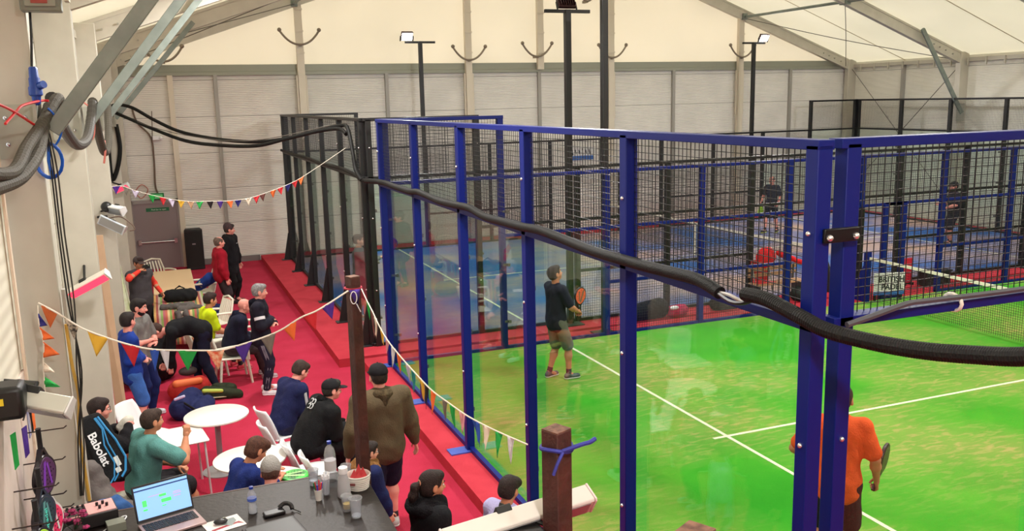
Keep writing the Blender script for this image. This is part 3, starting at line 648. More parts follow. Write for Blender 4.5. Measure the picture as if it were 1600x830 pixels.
# large near heater at the left edge
t = heater('long grey patio heater sticking out from the left edge, nearest the camera', (-4.34, 1.9, 2.62), (-3.98, 1.8, 2.52), HW, HC, None, (-4.37, 2.2, 2.62), .15, nrm=(-.35,-.6,-1))
MB().box(-4.36, -4.2, 1.66, 1.86, 2.52, 2.72).build('control_box', BLACK, t, bevel=.03)
MB().box(-4.34, -4.3, 1.652, 1.662, 2.62, 2.66).build('warning_sticker', M('yellow_sticker', (226, 200, 40), .5), t)
heater('small white heater lamp on the third left column, upper of two', (-4.16, 12.2, 2.66), (-3.94, 12.0, 2.62), HC, HC, None, (-4.3, 12.3, 2.6), .16, nrm=(.3,-1,-.4))
MB().ball((-4.2, 12.18, 2.68), .09, 10, 8).box(-4.36,-4.2,12.16,12.2,2.5,2.54).build('control_box', BLACK, bpy.data.objects['patio_heater.002'], bevel=.01)
heater('small bluish white heater lamp on the third left column, lower of two', (-4.3, 12.1, 2.5), (-3.95, 12.0, 2.3), M('heater_bluish', (198, 208, 218), .35), HC, None, (-4.3, 12.3, 2.45), .17, nrm=(.3,-1,-.4))
cable('loose grey cable loop trailing from the lower of the two small heaters', [(-4.2,12.05,2.5),(-4.0,12,2.52),(-3.85,12,2.4),(-3.8,12,2.3),(-3.88,12,2.28)], .012, M('brown_cable'), 'heater_cable')
heater('small far heater lamp glowing red on the fourth left column', (-4.25, 17.1, 2.55), (-3.98, 17.0, 2.66), HC, HC, GLOW, (-4.3, 17.3, 2.7), .14, nrm=(.2,-1,-.5))
# nearest post heater
# ================= TIMBER POSTS, COUNTER =================
def timber(label, x, y, s, z0, z1, rot=0):
    t = thing('timber_post', label, 'post', (x, y, z0)); b = MB()
    ca, sa = math.cos(R(rot)), math.sin(R(rot))
    b.obox((x, y, (z0+z1)/2), ((ca, sa, 0), (-sa, ca, 0), (0,0,1)), (s, s, z1-z0)); b.build('shaft', BROWNWOOD, t, bevel=.006)
    b = MB(); b.obox((x, y, z1+.002), ((ca, sa, 0), (-sa, ca, 0), (0,0,1)), (s*.96, s*.96, .006)); b.build('end_grain', M('weathered_end_grain', (120, 84, 66), .8, var=(25, (70, 44, 34), 1)), t)
    return t
timber('tall dark timber post at the counter corner with purple bunting tied near its top', -2.0, 2.98, .088, FZ, 2.92, 20)
timber('thick dark timber post beside the white heater with blue tape round its head', -1.545, .1, .115, FZ, 2.57, 24)
timber('dark timber post of which only the head shows at the bottom edge', -1.6, -1.28, .118, FZ, 2.655, 28)
TOP = 1.35
t = thing('bar_counter', 'dark brown bar counter in the lower left, covered with cups and a laptop', 'counter', (-3.2, 2, FZ))
CT = M('dark_counter_top', (40, 33, 31), .45, var=(3, (34, 28, 26), .7), bump=(30, .1), spec=.35)
MB().box(-4.34, -2.04, .2, 2.86, TOP-.05, TOP).build('worktop', CT, t, bevel=.006)
MB().box(-4.3, -2.1, .25, 2.8, FZ, TOP-.05).build('front_panel', M('dark_panel', (44, 32, 30), .6), t)
MB().box(-4.2, -2.02, 2.855, 2.875, TOP-.06, TOP+.002).build('edge_strip', M('edge_strip', (70, 46, 40), .5), t)
def on_top(z=0): return TOP+z
# laptop
t = thing('laptop', 'open laptop with a blue-white screen on the bar counter', 'laptop', (-3.5, 2.43, TOP))
yaw = R(16); X = Vector((math.cos(yaw), math.sin(yaw), 0)); Y = Vector((-math.sin(yaw), math.cos(yaw), 0)); c = Vector((-3.49, 2.43, TOP))
MB().obox(c+Vector((0,0,.012)), (X, Y, (0,0,1)), (.40, .26, .018)).build('base', M('laptop_body', (176, 150, 150), .4, .4), t, bevel=.004)
b = MB()
for i in range(14):
    for j in range(5): b.obox(c+X*(-.168+i*.0258)+Y*(.09-j*.027)+Vector((0,0,.024)), (X, Y, (0,0,1)), (.022, .022, .004))
b.build('keyboard', M('keyboard_black', (26, 24, 28), .5), t)
sd = (Y*math.sin(R(18))+Vector((0,0,math.cos(R(18))))).normalized(); sn = X.cross(sd); hc = c+Y*.14+Vector((0,0,.02))
MB().obox(hc+sd*.135, (X, sd, sn), (.40, .26, .012)).build('lid', M('laptop_lid', (30, 30, 36), .4), t, bevel=.004)
scr = MB().obox(hc+sd*.137+sn*.0075, (X, sd, sn), (.375, .226, .001)).build('screen', M('screen_blue', (150, 200, 250), .3, emit=((130, 185, 252), .33)), t)
b = MB(); b.obox(hc+sd*.228+sn*.0088, (X, sd, sn), (.375, .01, .0006)); b.build('toolbar', M('screen_navy', (40, 66, 120), .3, emit=((40, 66, 120), .3)), scr)
b = MB()
for u, v, w, h in ((-.13,.13,.03,.045),(-.13,.085,.03,.012),(.0,.16,.05,.018),(.02,.12,.07,.026),(.0,.085,.03,.007)): b.obox(hc+sd*v+sn*.0088+X*u, (X, sd, sn), (w, h, .0006))
b.build('green_cells', M('screen_green', (80, 220, 110), .3, emit=((80, 225, 110), .4)), scr)
b = MB()
for u, v, w, h in ((.1,.16,.05,.004),(.1,.148,.06,.004),(.1,.13,.05,.004),(-.05,.17,.1,.003)): b.obox(hc+sd*v+sn*.0088+X*u, (X, sd, sn), (w, h, .0006))
b.build('pink_lines', M('screen_pink', (220, 150, 200), .3, emit=((220, 150, 200), .35)), scr)
# club card with mouse
t = thing('mouse_mat', 'white card with red club crest beside the laptop', 'mouse mat', (-3.18, 2.35, TOP)); Xm = Vector((.97,.26,0)).normalized(); Ym = Vector((-.26,.97,0)).normalized(); cm = Vector((-3.15, 2.3, TOP))
MB().obox(cm+Vector((0,0,.003)), (Xm, Ym, (0,0,1)), (.26, .2, .005)).build('card', M('mat_white', (222, 212, 208), .6), t, bevel=.002)
b = MB(); Zu = Vector((0,0,1))
b.prism([cm+Xm*u+Ym*v+Zu*.0056 for u, v in ((-.1,-.04),(.1,-.02),(.12,-.07),(.08,-.045),(-.08,-.065),(-.12,-.1))], Zu, .0006); b.build('red_ribbon', M('crest_red', (150, 36, 52), .5), t)
b = MB(); b.prism([cm+Xm*u+Ym*v+Zu*.0064 for u, v in ((-.02,.06),(.09,.06),(.09,0),(.035,-.06),(-.02,0))], Zu, .0006); b.build('grey_shield', M('crest_grey', (130, 140, 140), .5), t)
t = thing('computer_mouse', 'dark computer mouse on the white crested card', 'mouse', (-3.16, 2.32, TOP))
MB().ball((-3.17, 2.315, TOP+.024), (.05, .032, .02), 14, 8).build('shell', M('mouse_black', (34, 32, 34), .35), t)
MB().cyl((-3.155, 2.315, TOP+.045), (-3.135, 2.315, TOP+.044), .006, 8).build('wheel', M('grey_box'), t)
# bottles and cups
def lathe_thing(name, lab, cat, loc, parts, group=None, seg=20):
    t = thing(name, lab, cat, loc, group)
    for pn, prof, m in parts: MB().lathe([(r, z) for r, z in prof], loc, seg).build(pn, m, t)
    return t
WAT = M('bottle_water', (190, 196, 206), .15, spec=.6, var=(12, (150, 156, 168), .6))
lathe_thing('water_bottle', 'small plastic water bottle with a blue cap, alone near the middle of the counter', 'bottle', (-2.94, 2.4, TOP), [
    ('body', [(.028,0),(.033,.006),(.033,.05),(.028,.07),(.03,.09),(.033,.1),(.033,.13),(.03,.15),(.022,.17),(.013,.185),(.013,.195)], CLEAR),
    ('water', [(.0,.004),(.029,.008),(.029,.048),(.025,.07),(.028,.09),(.0,.092)], M('clear_water', (196, 204, 214), .08, spec=.7)),
    ('label', [(.0335,.102),(.0338,.112),(.0335,.122)], M('blue_label', (60, 90, 180), .5)),
    ('cap', [(.015,.19),(.015,.208),(.0,.209)], M('cap_blue', (26, 50, 150), .4))])
lathe_thing('water_bottle', 'large plastic water bottle with a blue cap among the cups near the timber post', 'bottle', (-2.31, 2.72, TOP), [
    ('body', [(.04,0),(.046,.01),(.046,.09),(.043,.1),(.046,.11),(.046,.19),(.044,.21),(.046,.22),(.034,.275),(.015,.3),(.014,.318)], CLEAR),
    ('label', [(.0465,.1),(.047,.12),(.0465,.18)], M('pale_label', (196, 192, 196), .5)),
    ('cap', [(.017,.312),(.017,.334),(.0,.335)], M('cap_blue'))])
lathe_thing('water_bottle', 'frosted plastic carafe of water with a wide neck, in front of the large bottle', 'bottle', (-2.27, 2.4, TOP), [
    ('body', [(.045,0),(.05,.01),(.05,.05),(.044,.12),(.032,.17),(.03,.19)], M('frosted_plastic', (176, 176, 182), .3, spec=.6)),
    ('cap', [(.034,.188),(.036,.2),(.034,.235),(.0,.237)], WHITE)])
def cup(lab, loc, r, h, extra=(), m=CLEAR, name='plastic_cup'):
    parts = [('wall', [(r*.7,0),(r*.72,.004),(r*.96,h-.006),(r*1.04,h),(r*1.0,h+.003),(r*.92,h-.004),(r*.69,.005),(0,.005)], m)]+list(extra)
    return lathe_thing(name, lab, 'cup', loc, parts)
cup('clear plastic cup half full of water left of the large bottle', (-2.45, 2.7, TOP), .042, .13, [('water', [(0,.006),(.029,.006),(.033,.045),(0,.046)], M('clear_water'))])
cup('empty clear plastic cup in front, nearest the right counter edge', (-2.26, 2.02, TOP), .048, .15, [('water', [(0,.006),(.033,.006),(.035,.02),(0,.021)], M('clear_water'))])
cup('clear plastic cup with a yellow lemon slice behind the empty one', (-2.3, 2.15, TOP), .042, .12, [('lemon_slice', [(0,.02),(.026,.022),(.028,.06),(0,.062)], M('lemon', (222, 184, 70), .5))])
cup('clear cup standing behind the frosted carafe', (-2.2, 2.66, TOP), .042, .14)
t = cup('small white cup holding coloured pens', (-2.46, 2.42, TOP), .03, .085, m=M('cup_white', (222, 218, 214), .5), name='pen_cup')
for k, c_ in enumerate(((60,60,190),(200,40,60),(190,30,40),(30,110,60),(60,60,190),(220,60,40))):
    a = k*1.1; MB().cyl((-2.46+.01*math.cos(a), 2.42+.01*math.sin(a), TOP+.01), (-2.46+.032*math.cos(a), 2.42+.032*math.sin(a), TOP+.135+.01*(k % 2)), .0055, 6).build('pen', M('pen_%d' % k, c_, .4), t)
t = cup('glass of white stirring sticks and sachets between the pen cup and the carafe', (-2.39, 2.49, TOP), .034, .13, name='sachet_glass')
b = MB()
for k in range(12):
    a = k*2.4; b.beam((-2.39+.016*math.cos(a), 2.49+.016*math.sin(a), TOP+.006), (-2.39+.03*math.cos(a+.4), 2.49+.03*math.sin(a+.4), TOP+.15+.012*(k % 3)), .014, .004)
b.build('sachets', WHITE, t)
t = thing('wicker_basket', 'white woven plastic basket full of red napkins against the timber post', 'basket', (-2.14, 2.5, TOP))
BW = M('basket_white', (214, 208, 200), .55)
b = MB(); b.lathe([(.07,0),(.075,.005),(.09,.11),(.098,.115),(.092,.122),(.085,.11),(.07,.01),(0,.01)], (-2.14,2.5,TOP), 24)
for j in range(6): b.tube([(-2.14+(.077+.0026*j)*math.cos(a), 2.5+(.077+.0026*j)*math.sin(a), TOP+.012+j*.016) for a in [2*math.pi*k/24 for k in range(24)]], .004, 5, closed=True)
b.build('bowl', BW, t)
NP = M('napkin_red', (196, 62, 66), .8, var=(14, (160, 40, 46), .6))
for k, (dx_, dy_, h_) in enumerate(((-.04,-.02,.17),(.0,.0,.2),(.035,.02,.16),(-.01,-.04,.15),(.03,-.03,.14),(.01,.04,.17))):
    x, y = -2.14+dx_, 2.5+dy_
    b = MB(); b.add([(x-.04,y-.02,TOP+.08),(x+.04,y-.025,TOP+.08),(x+.035,y+.03,TOP+.08),(x-.03,y+.03,TOP+.08),(x+.01,y,TOP+h_)], [(0,1,4),(1,2,4),(2,3,4),(3,0,4),(0,3,2,1)])
    b.build('napkin', NP, t, smooth=False)
MB().obox((-2.2,2.425,TOP+.07), ((1,-.5,0),(.5,1,.0),(0,0,1)), (.04,.012,.016)).build('handle_slot', M('slot_dark', (120, 60, 60), .6), t)
# dark items
t = thing('card_terminal', 'folded black device with a thin cable on the counter', 'device', (-2.76, 2.33, TOP))
MB().obox((-2.8,2.31,TOP+.015), ((1,.15,0),(-.15,1,0),(0,0,1)), (.15,.08,.025)).build('body', M('device_black', (22,20,22), .35), t, bevel=.008)
MB().tube(smooth_path([(-2.76,2.35,TOP+.03),(-2.72,2.36,TOP+.05),(-2.68,2.34,TOP+.045),(-2.67,2.31,TOP+.02)], 4), .016, 8).build('arm', M('device_black'), t)
MB().tube(smooth_path([(-2.67,2.31,TOP+.02),(-2.64,2.29,TOP+.01),(-2.62,2.25,TOP+.01)], 4), .004, 6).build('cord', M('device_black'), t)
t = thing('flight_case', 'black box with a raised rim on the counter at the bottom edge', 'box', (-2.83, 1.75, TOP))
MB().obox((-2.83,1.72,TOP+.06), ((1,.2,0),(-.2,1,0),(0,0,1)), (.36,.5,.12)).build('box', M('case_black', (30,22,22), .5), t, bevel=.006)
MB().obox((-2.83,1.72,TOP+.122), ((1,.2,0),(-.2,1,0),(0,0,1)), (.32,.45,.004)).build('lid', M('case_lid', (18,14,14), .4), t)
cable('thin white cable lying on the counter left of the laptop', [(-4.0,2.45,TOP+.008),(-3.9,2.6,TOP+.008),(-3.83,2.72,TOP+.008),(-3.8,2.7,TOP+.008),(-3.88,2.5,TOP+.008)], .005, WHITE, 'white_cable')
# mixer
t = thing('audio_mixer', 'small audio mixer with a pink faceplate and black knobs on the counter', 'mixer', (-4.0, 2.75, TOP))
Xa, Ya = Vector((.98,.2,0)), Vector((-.2,.98,0)); ca_ = Vector((-4.03, 2.72, TOP))
MB().obox(ca_+Zu*.06, (Xa, Ya, Zu), (.34, .22, .1)).build('case', M('mixer_black', (26,22,24), .5), t, bevel=.008)
MB().obox(ca_+Zu*.113, (Xa, Ya, Zu), (.32, .2, .006)).build('faceplate', M('mixer_face', (214, 160, 158), .5), t)
MB().obox(ca_+Zu*.118-Xa*.09, (Xa, Ya, Zu), (.13, .16, .004)).build('dark_section', M('mixer_dark', (74, 66, 64), .5), t)
for i in range(4):
    for j in range(3): MB().cyl(ca_+Zu*.118+Xa*(-.14+i*.034)+Ya*(-.05+j*.05), ca_+Zu*.138+Xa*(-.14+i*.034)+Ya*(-.05+j*.05), .009, 8).build('knob', M('mixer_black'), t)
for u, v in ((.05,.02),(.09,.03),(.11,-.02),(.06,-.04)): MB().cyl(ca_+Zu*.116+Xa*u+Ya*v, ca_+Zu*.14+Xa*u+Ya*v, .01, 8).build('knob', M('mixer_black'), t)
MB().obox((-3.86, 2.55, TOP+.03), (Xa, Ya, Zu), (.12, .1, .06)).build('side_box', M('grey_box'), t)
# pink flowers in a pot
t = thing('flower_pot', 'dark pot of magenta artificial flowers beside the audio mixer', 'flowers', (-4.12, 2.5, TOP))
MB().lathe([(.05,0),(.06,.08),(.065,.085),(.055,.08),(0,.075)], (-4.12,2.5,TOP), 14).build('pot', M('pot_dark', (50,34,34), .6), t)
MG = M('magenta_petals', (160, 30, 90), .7, var=(30, (110, 16, 60), .8)); rr = random.Random(3)
for k in range(16):
    x, y, z = -4.12+rr.uniform(-.11,.11), 2.5+rr.uniform(-.1,.1), TOP+.1+rr.uniform(0,.11)
    b = MB()
    for j in range(5):
        a = 2*math.pi*j/5; b.ball((x+.014*math.cos(a), y+.014*math.sin(a), z), (.013,.013,.009), 6, 4)
    b.ball((x,y,z+.006), .008, 6, 4); b.build('flower', MG, t)
b = MB()
for k in range(10): b.tube([(-4.12,2.5,TOP+.06),(-4.12+rr.uniform(-.09,.09),2.5+rr.uniform(-.08,.08),TOP+.15)], .003, 5)
b.build('stems', M('stem_green', (40,60,36), .7), t)
t = thing('snack_box', 'small cream pierced box beside the flowers at the bottom edge', 'box', (-3.95,2.33,TOP))
MB().obox((-3.95,2.33,TOP+.02), (Xa,Ya,Zu), (.14,.1,.04)).build('tray', M('cream_box', (214,204,184), .6), t, bevel=.008)
b = MB()
for i in range(4):
    for j in range(3): b.ball(Vector((-3.95,2.33,TOP+.041))+Xa*(-.045+.03*i)+Ya*(-.03+.03*j), (.007,.007,.003), 6, 4)
b.build('holes', BLACK, t)
# white heater on the timber post
t = heater('long white patio heater fixed to the thick timber post at the bottom edge', (-2.14, .25, 1.99), (-1.28, .27, 2.07), M('heater_ivory', (206, 200, 192), .45), M('heater_pink_cap', (222, 196, 196), .4), M('heater_grille'), (-1.6, .16, 2.02), .155, nrm=(.2,-.75,-.6))
MB().box(-1.8, -1.62, .06, .2, 1.86, 2.02).cyl((-1.87,.1,2.0), (-1.8,.1,2.0), .035, 12).build('control_box', BLACK, t, bevel=.012)
MB().box(-1.72, -1.66, .052, .06, 1.9, 1.94).build('warning_sticker', M('yellow_sticker'), t)
# blue tape round the post
t = thing('fabric_strip', 'twisted blue fabric strip tied round the head of the thick timber post', 'strip', (-1.545,.1,2.47))
BF = M('blue_strip', (52, 56, 150), .75, var=(20, (36, 38, 110), .6))
b = MB(); b.tube([(-1.545+.084*math.cos(a), .1+.084*math.sin(a), 2.475+.01*math.sin(2*a)) for a in [2*math.pi*k/24 for k in range(24)]], .011, 6, closed=True)
b.tube(smooth_path([(-1.55,.015,2.48),(-1.45,.0,2.505),(-1.4,0,2.51),(-1.36,0.02,2.515)], 4), [.012]*9+[.012]*4, 6)
b.tube(smooth_path([(-1.55,.01,2.475),(-1.59,-.01,2.43),(-1.615,-.01,2.37)], 4), .009, 6); b.build('strip', BF, t)
# ================= BUNTING =================
PCOL = dict(purple=(74,40,140), grey=(120,112,104), green=(30,160,70), red=(200,36,46), lilac=(190,180,205), yellow=(226,180,60), tan=(190,150,120), black=(36,30,34), orange=(232,110,50), navy=(40,40,120), cream=(228,214,196), brown=(196,100,50), blue=(44,84,180), white=(206,204,212), pink=(214,150,160), teal=(30,130,130), floral=(220,100,80), maroon=(120,70,70))
def bunting(label, pts, flags, tape_w, group=None, tape=(222, 214, 200), sc=1.0):
    P = smooth_path(pts, 6); L = [0]
    for i in range(len(P)-1): L.append(L[-1]+(P[i+1]-P[i]).length)
    def at(s):
        s = max(0, min(L[-1]-1e-4, s))
        for i in range(len(L)-1):
            if L[i+1] >= s: return P[i].lerp(P[i+1], (s-L[i])/max(1e-6, L[i+1]-L[i]))
        return P[-1]
    t = thing('bunting', label, 'bunting', pts[0])
    b = MB(); b.tube(P, tape_w/2, 6); b.build('cord', M('bunting_tape', tape, .8), t)
    for k, (s, w, h, c, *sw) in enumerate(flags):
        a, e = at(s-w/2), at(s+w/2); m = (a+e)/2; side = (e-a).normalized(); nr = side.cross(Vector((0,0,1)))
        down = abs(side.z) > .85
        if down: nr = Vector((0,-1,0))
        tip = m+Vector((0,0,-h))+nr*(sw[0] if sw else .01*((k % 3)-1))+side*(sw[1] if len(sw) > 1 else .02*((k % 2)-.5))
        if down: tip = m+Vector((h, 0, -.05))
        b = MB(); N = 8; vs = []; fs = []
        for i in range(N+1):
            u = i/N
            for j in range(N+1-i):
                v = j/max(1, N-i)
                p = a.lerp(e, v).lerp(tip, u) if N-i > 0 else tip
                vs.append(p+nr*(.008*math.sin(7*v+3*u+k)*(1-u*.4)))
        idx = lambda i, j: sum(N+1-q for q in range(i))+j
        for i in range(N):
            for j in range(N-i):
                fs.append((idx(i,j), idx(i,j+1), idx(i+1,j)))
                if j < N-i-1: fs.append((idx(i,j+1), idx(i+1,j+1), idx(i+1,j)))
        b.add(vs, fs)
        if c == 'leopard': mm = M('pennant_leopard', (200,186,166), .8, var=(38, (34,28,28), 1))
        elif c == 'floral': mm = M('pennant_floral', (222,92,62), .8, var=(40, (236,196,160), 1))
        else: mm = M('pennant_'+c, PCOL[c], .8, bump=(50,.2))
        b.build('pennant', mm, t, solid=.002)
    return t
bunting('farthest bunting of small pennants, from the left wall to the black-framed glass wall',
  [(-4.04,11.02,3.1),(-3.9,11.07,3.1),(-3.71,11.15,3.01),(-3.45,11.23,2.91),(-3.17,11.32,2.82),(-2.88,11.41,2.76),(-2.58,11.49,2.74),(-2.27,11.57,2.72),(-1.95,11.64,2.74),(-1.62,11.72,2.82),(-1.32,11.78,2.91),(-.99,11.85,3.05),(-.2,12.0,3.5)],
  [(s, .12, .13, c) for s, c in zip([.07,.21,.37,.63,.81,.94,1.1,1.25,1.4,1.57,1.74,1.9,2.04,2.21,2.36,2.47,2.67,2.8,2.95,3.08,3.21], 'purple grey lilac green red lilac yellow tan green black purple orange navy cream red maroon orange red navy red orange'.split())], .01)
mid = [(-4.23,3.0,2.94),(-4.11,2.99,2.85),(-3.97,2.98,2.73),(-3.81,2.97,2.64),(-3.66,2.96,2.57),(-3.51,2.95,2.52),(-3.29,2.93,2.49),(-3.06,2.9,2.47),(-2.93,2.88,2.49),(-2.64,2.84,2.57),(-2.45,2.82,2.67),(-2.31,2.81,2.72),(-2.06,2.88,2.83)]
bunting('bunting of large pennants sagging from the left column to the tall timber post', mid,
  [(.08,.13,.15,'brown'),(.25,.12,.13,'leopard'),(.45,.15,.18,'yellow',0,-.03),(.68,.14,.17,'red'),(.85,.07,.17,'blue'),(.92,.07,.16,'white'),(1.08,.14,.16,'green'),(1.28,.13,.16,'floral'),(1.49,.13,.15,'purple'),(1.68,.12,.17,'grey'),(1.86,.12,.15,'orange',0,.03),(2.03,.12,.15,'red',0,.04),(2.19,.12,.14,'purple',0,.03)], .014)
right = [(-1.95,2.9,2.83),(-1.97,2.62,2.79),(-1.98,2.42,2.76),(-1.98,2.2,2.69),(-1.97,2.0,2.63),(-1.94,1.78,2.57),(-1.91,1.51,2.52),(-1.88,1.26,2.48),(-1.84,1.05,2.46),(-1.8,.8,2.45),(-1.75,.51,2.46),(-1.67,.2,2.47)]
fl = [(.32,.07,.14,'green'),(.5,.07,.2,'maroon'),(.62,.07,.15,'cream'),(.76,.07,.12,'yellow'),(.9,.07,.12,'pink'),(1.02,.07,.14,'white'),(1.13,.08,.14,'orange'),(1.3,.07,.12,'lilac'),(1.4,.07,.15,'teal'),(1.52,.08,.16,'yellow'),(1.6,.05,.17,'black'),(1.7,.08,.15,'orange'),(1.86,.07,.14,'grey'),(1.97,.08,.14,'green'),(2.1,.07,.13,'pink'),(2.26,.08,.16,'blue'),(2.37,.08,.16,'cream'),(2.5,.08,.15,'green'),(2.62,.07,.16,'white')]
bunting('string of narrow pennants from the tall timber post down to the thick timber post', right, fl, .009, tape=(190, 60, 70))
bunting('short strand of pennants hanging straight down below the brown pennant on the left column', [(-4.23,2.96,2.93),(-4.235,2.95,2.8),(-4.22,2.94,2.66),(-4.24,2.95,2.5),(-4.25,2.95,2.3)],
  [(.1,.1,.05,'navy'),(.2,.1,.08,'orange',0,.05),(.32,.12,.1,'orange',0,.06),(.45,.08,.07,'cream'),(.56,.08,.1,'green')], .01)
t = thing('ribbon_knot', 'purple ribbon and white string knotted round the tall timber post near its head', 'ribbon', (-2.0,2.98,2.8))
b = MB(); b.tube([(-2.0+.066*math.cos(a), 2.98+.066*math.sin(a), 2.83) for a in [2*math.pi*k/20 for k in range(20)]], .008, 6, closed=True); b.build('band', M('bunting_tape_red', (170,40,60), .8), t)
b = MB(); b.add([(-2.05,2.9,2.83),(-1.96,2.905,2.83),(-1.99,2.89,2.68),(-2.03,2.915,2.83)], [(0,1,2),(3,2,1)]); b.build('pennant', M('pennant_purple'), t, solid=.003)
b = MB(); b.tube([(-2.02+.025*math.cos(a), 2.88, 2.77+.05*math.sin(a)) for a in [2*math.pi*k/14 for k in range(14)]], .004, 5, closed=True); b.tube([(-2.0,2.88,2.72),(-1.97,2.88,2.65)], .004, 5); b.build('white_string', WHITE, t)
# ================= RACKETS =================
def racket(label, grip_end, axis, nrm, face, rim, grip=(30,28,30), group=None, holes=True, L=.455, cover=False, accent=None, soft=1):
    """padel racket; grip_end = butt of the handle, axis = towards the head, nrm = face normal"""
    g = Vector(grip_end); A = Vector(axis).normalized(); N = Vector(nrm); N = (N-A*N.dot(A)).normalized(); S = A.cross(N)
    t = thing('padel_racket', label, 'racket', g, group)
    hc = g+A*(L-.13); a_, b_ = .13, .126
    def ring(k, n=28):
        a = 2*math.pi*k/n; u = math.cos(a)*a_; w = math.sin(a)*b_*(1-.0*u)
        if u < 0: w *= 1-.28*(-u/a_)**1.5
        return u, w
    pts = [ring(k) for k in range(28)]
    MB().prism([hc+A*u*.95+S*w*.95-N*.017 for u, w in pts], N, .034).build('face', face, t, bevel=.004)
    MB().tube([hc+A*u+S*w for u, w in pts], .017, 6, closed=True).build('rim', rim, t)
    b = MB()
    for s in (-1, 1): b.beam(g+A*.14+S*s*.008, g+A*(L-.235)+S*s*.055, .02, .03, N)
    b.build('throat', rim, t)
    MB().tube([g, g+A*.01, g+A*.15], [.018,.0155,.0155], 10).build('grip', M('grip_%d_%d_%d' % grip, grip, .7), t)
    if holes:
        b = MB()
        for i in range(-3, 4):
            for j in range(-3, 4):
                if i*i+j*j <= 9.5:
                    for s in (-1, 1): b.cyl(hc+A*i*.03+S*j*.03+N*s*.0165, hc+A*i*.03+S*j*.03+N*s*.0178, .0065, 6)
        b.build('holes', M('hole_dark', (16,16,16), .8), t)
    if accent:
        b = MB()
        for s in (-1, 1): b.obox(hc+N*s*.0182+S*.03, (A+S*.25, S, N), (.2, .028, .001)); b.obox(hc+N*s*.0182-S*.035, (A-S*.2, S, N), (.16, .02, .001))
        b.build('stripe', accent, t)
    return t
# racket display on the near left partition
t = thing('display_board', 'pale slatted display board at the left edge carrying rackets on hooks', 'display board', (-4.36, 2.3, 1.5))
MB().box(-4.368, -4.35, .6, 2.9, 1.5, 2.5).build('board', M('display_pink', (212, 196, 186), .6, var=(2, (196,176,168), .5)), t)
MB().box(-4.35, -4.335, 2.84, 2.9, 1.4, 4.4).build('edge_strip', M('display_strip', (226, 206, 186), .5), t)
hooks = [(2.6,2.13),(2.35,2.0),(2.2,1.82),(2.5,1.6),(1.9,2.0),(1.7,1.85)]
for y, z in hooks: MB().tube([(-4.35,y,z),(-4.12,y,z),(-4.1,y,z+.015)], .005, 6).build('hook', M('hook_metal', (70,60,58), .4, .7), t)
MB().box(-4.349,-4.345,2.72,2.8,2.05,2.45).build('poster_strip', M('poster_blue', (170,170,190), .6, var=(14,(110,110,170),1)), t)
def disp(y, z, face, rim, lab, acc=None, tilt=0):
    return racket(lab, (-4.22+tilt, y, z+.2), (0,.06,-1), (1,-.36,0), face, rim, accent=acc, holes=True)
disp(2.2, 2.08, M('rk_purple', (74,40,84), .3), M('rk_dark', (34,28,36), .35), 'dark racket with a purple ribbon on the upper hook of the display board', M('rk_violet', (120,50,170), .5))
r_ = disp(1.98, 1.9, M('rk_black', (28,28,30), .35), M('rk_dark'), 'black racket lettered in turquoise on the display board', M('rk_teal', (90,140,140), .5))
text_mesh('Bullpadel', .055, M('turquoise_ink', (90, 220, 200), .4), r_, (-4.198, 1.95, 1.74), (0,.1,1), (-.3,-1,.1))
disp(1.72, 1.8, M('rk_lime', (170,220,50), .35), M('rk_dark'), 'lime green and black racket at the left edge of the display board', M('rk_black'))
disp(2.28, 1.72, M('rk_pink', (230,50,100), .35), M('rk_white', (214,206,206), .4), 'pink racket in clear wrapping low on the display board', M('rk_white'))
disp(2.02, 1.62, M('rk_grey', (60,56,60), .35), M('rk_dark'), 'dark grey racket at the foot of the display board', M('rk_pink'))
disp(1.55, 1.68, M('rk_white'), M('rk_black'), 'white and black racket in the lower left corner', M('rk_lime'))
b = MB()
for k, (y, z, w, l, c) in enumerate(((1.72,2.42,.05,.2,'green'),(2.12,2.32,.06,.18,'purple'),(2.5,2.4,.05,.22,'orange'))):
    o = MB().prism([(-4.3,y,z),(-4.28,y+w,z),(-4.28,y+w*.7,z-l),(-4.3,y+w*.2,z-l-.02)], (1,0,0), .004).build('ribbon', M('pennant_'+c, PCOL[c], .8)); tag(o, c+' ribbon hanging over the racket display board', 'ribbon')
cable('thin dark cord hooked across the racket display board', [(-4.28,2.1,2.38),(-4.26,2.2,2.42),(-4.25,2.22,2.3),(-4.26,2.26,2.25),(-4.26,2.3,2.42)], .005, BLACK, 'cord')
# ================= PEOPLE =================
def cone(a, b, ra, rb): return ('c', np.array(a, float), np.array(b, float), ra, rb)
def ell(c, r, Rm=None): return ('e', np.array(c, float), np.array(r, float), np.eye(3) if Rm is None else np.array(Rm, float))
def _bb(p):
    if p[0] == 'c': return np.minimum(p[1]-p[3], p[2]-p[4]), np.maximum(p[1]+p[3], p[2]+p[4])
    r = np.max(p[2]); return p[1]-r, p[1]+r
def _ev(p, X):
    if p[0] == 'c':
        a, b, ra, rb = p[1:]; ba = b-a; l2 = max(ba@ba, 1e-9); h = np.clip(((X-a)@ba)/l2, 0, 1)
        return np.linalg.norm(X-a-h[..., None]*ba, axis=-1)-(ra+(rb-ra)*h)
    q = (X-p[1])@p[3]   # columns of Rm are the local axes
    k0 = np.linalg.norm(q/p[2], axis=-1); k1 = np.linalg.norm(q/(p[2]**2), axis=-1)
    return np.where(k1 > 1e-6, k0*(k0-1)/np.maximum(k1, 1e-6), -np.min(p[2]))
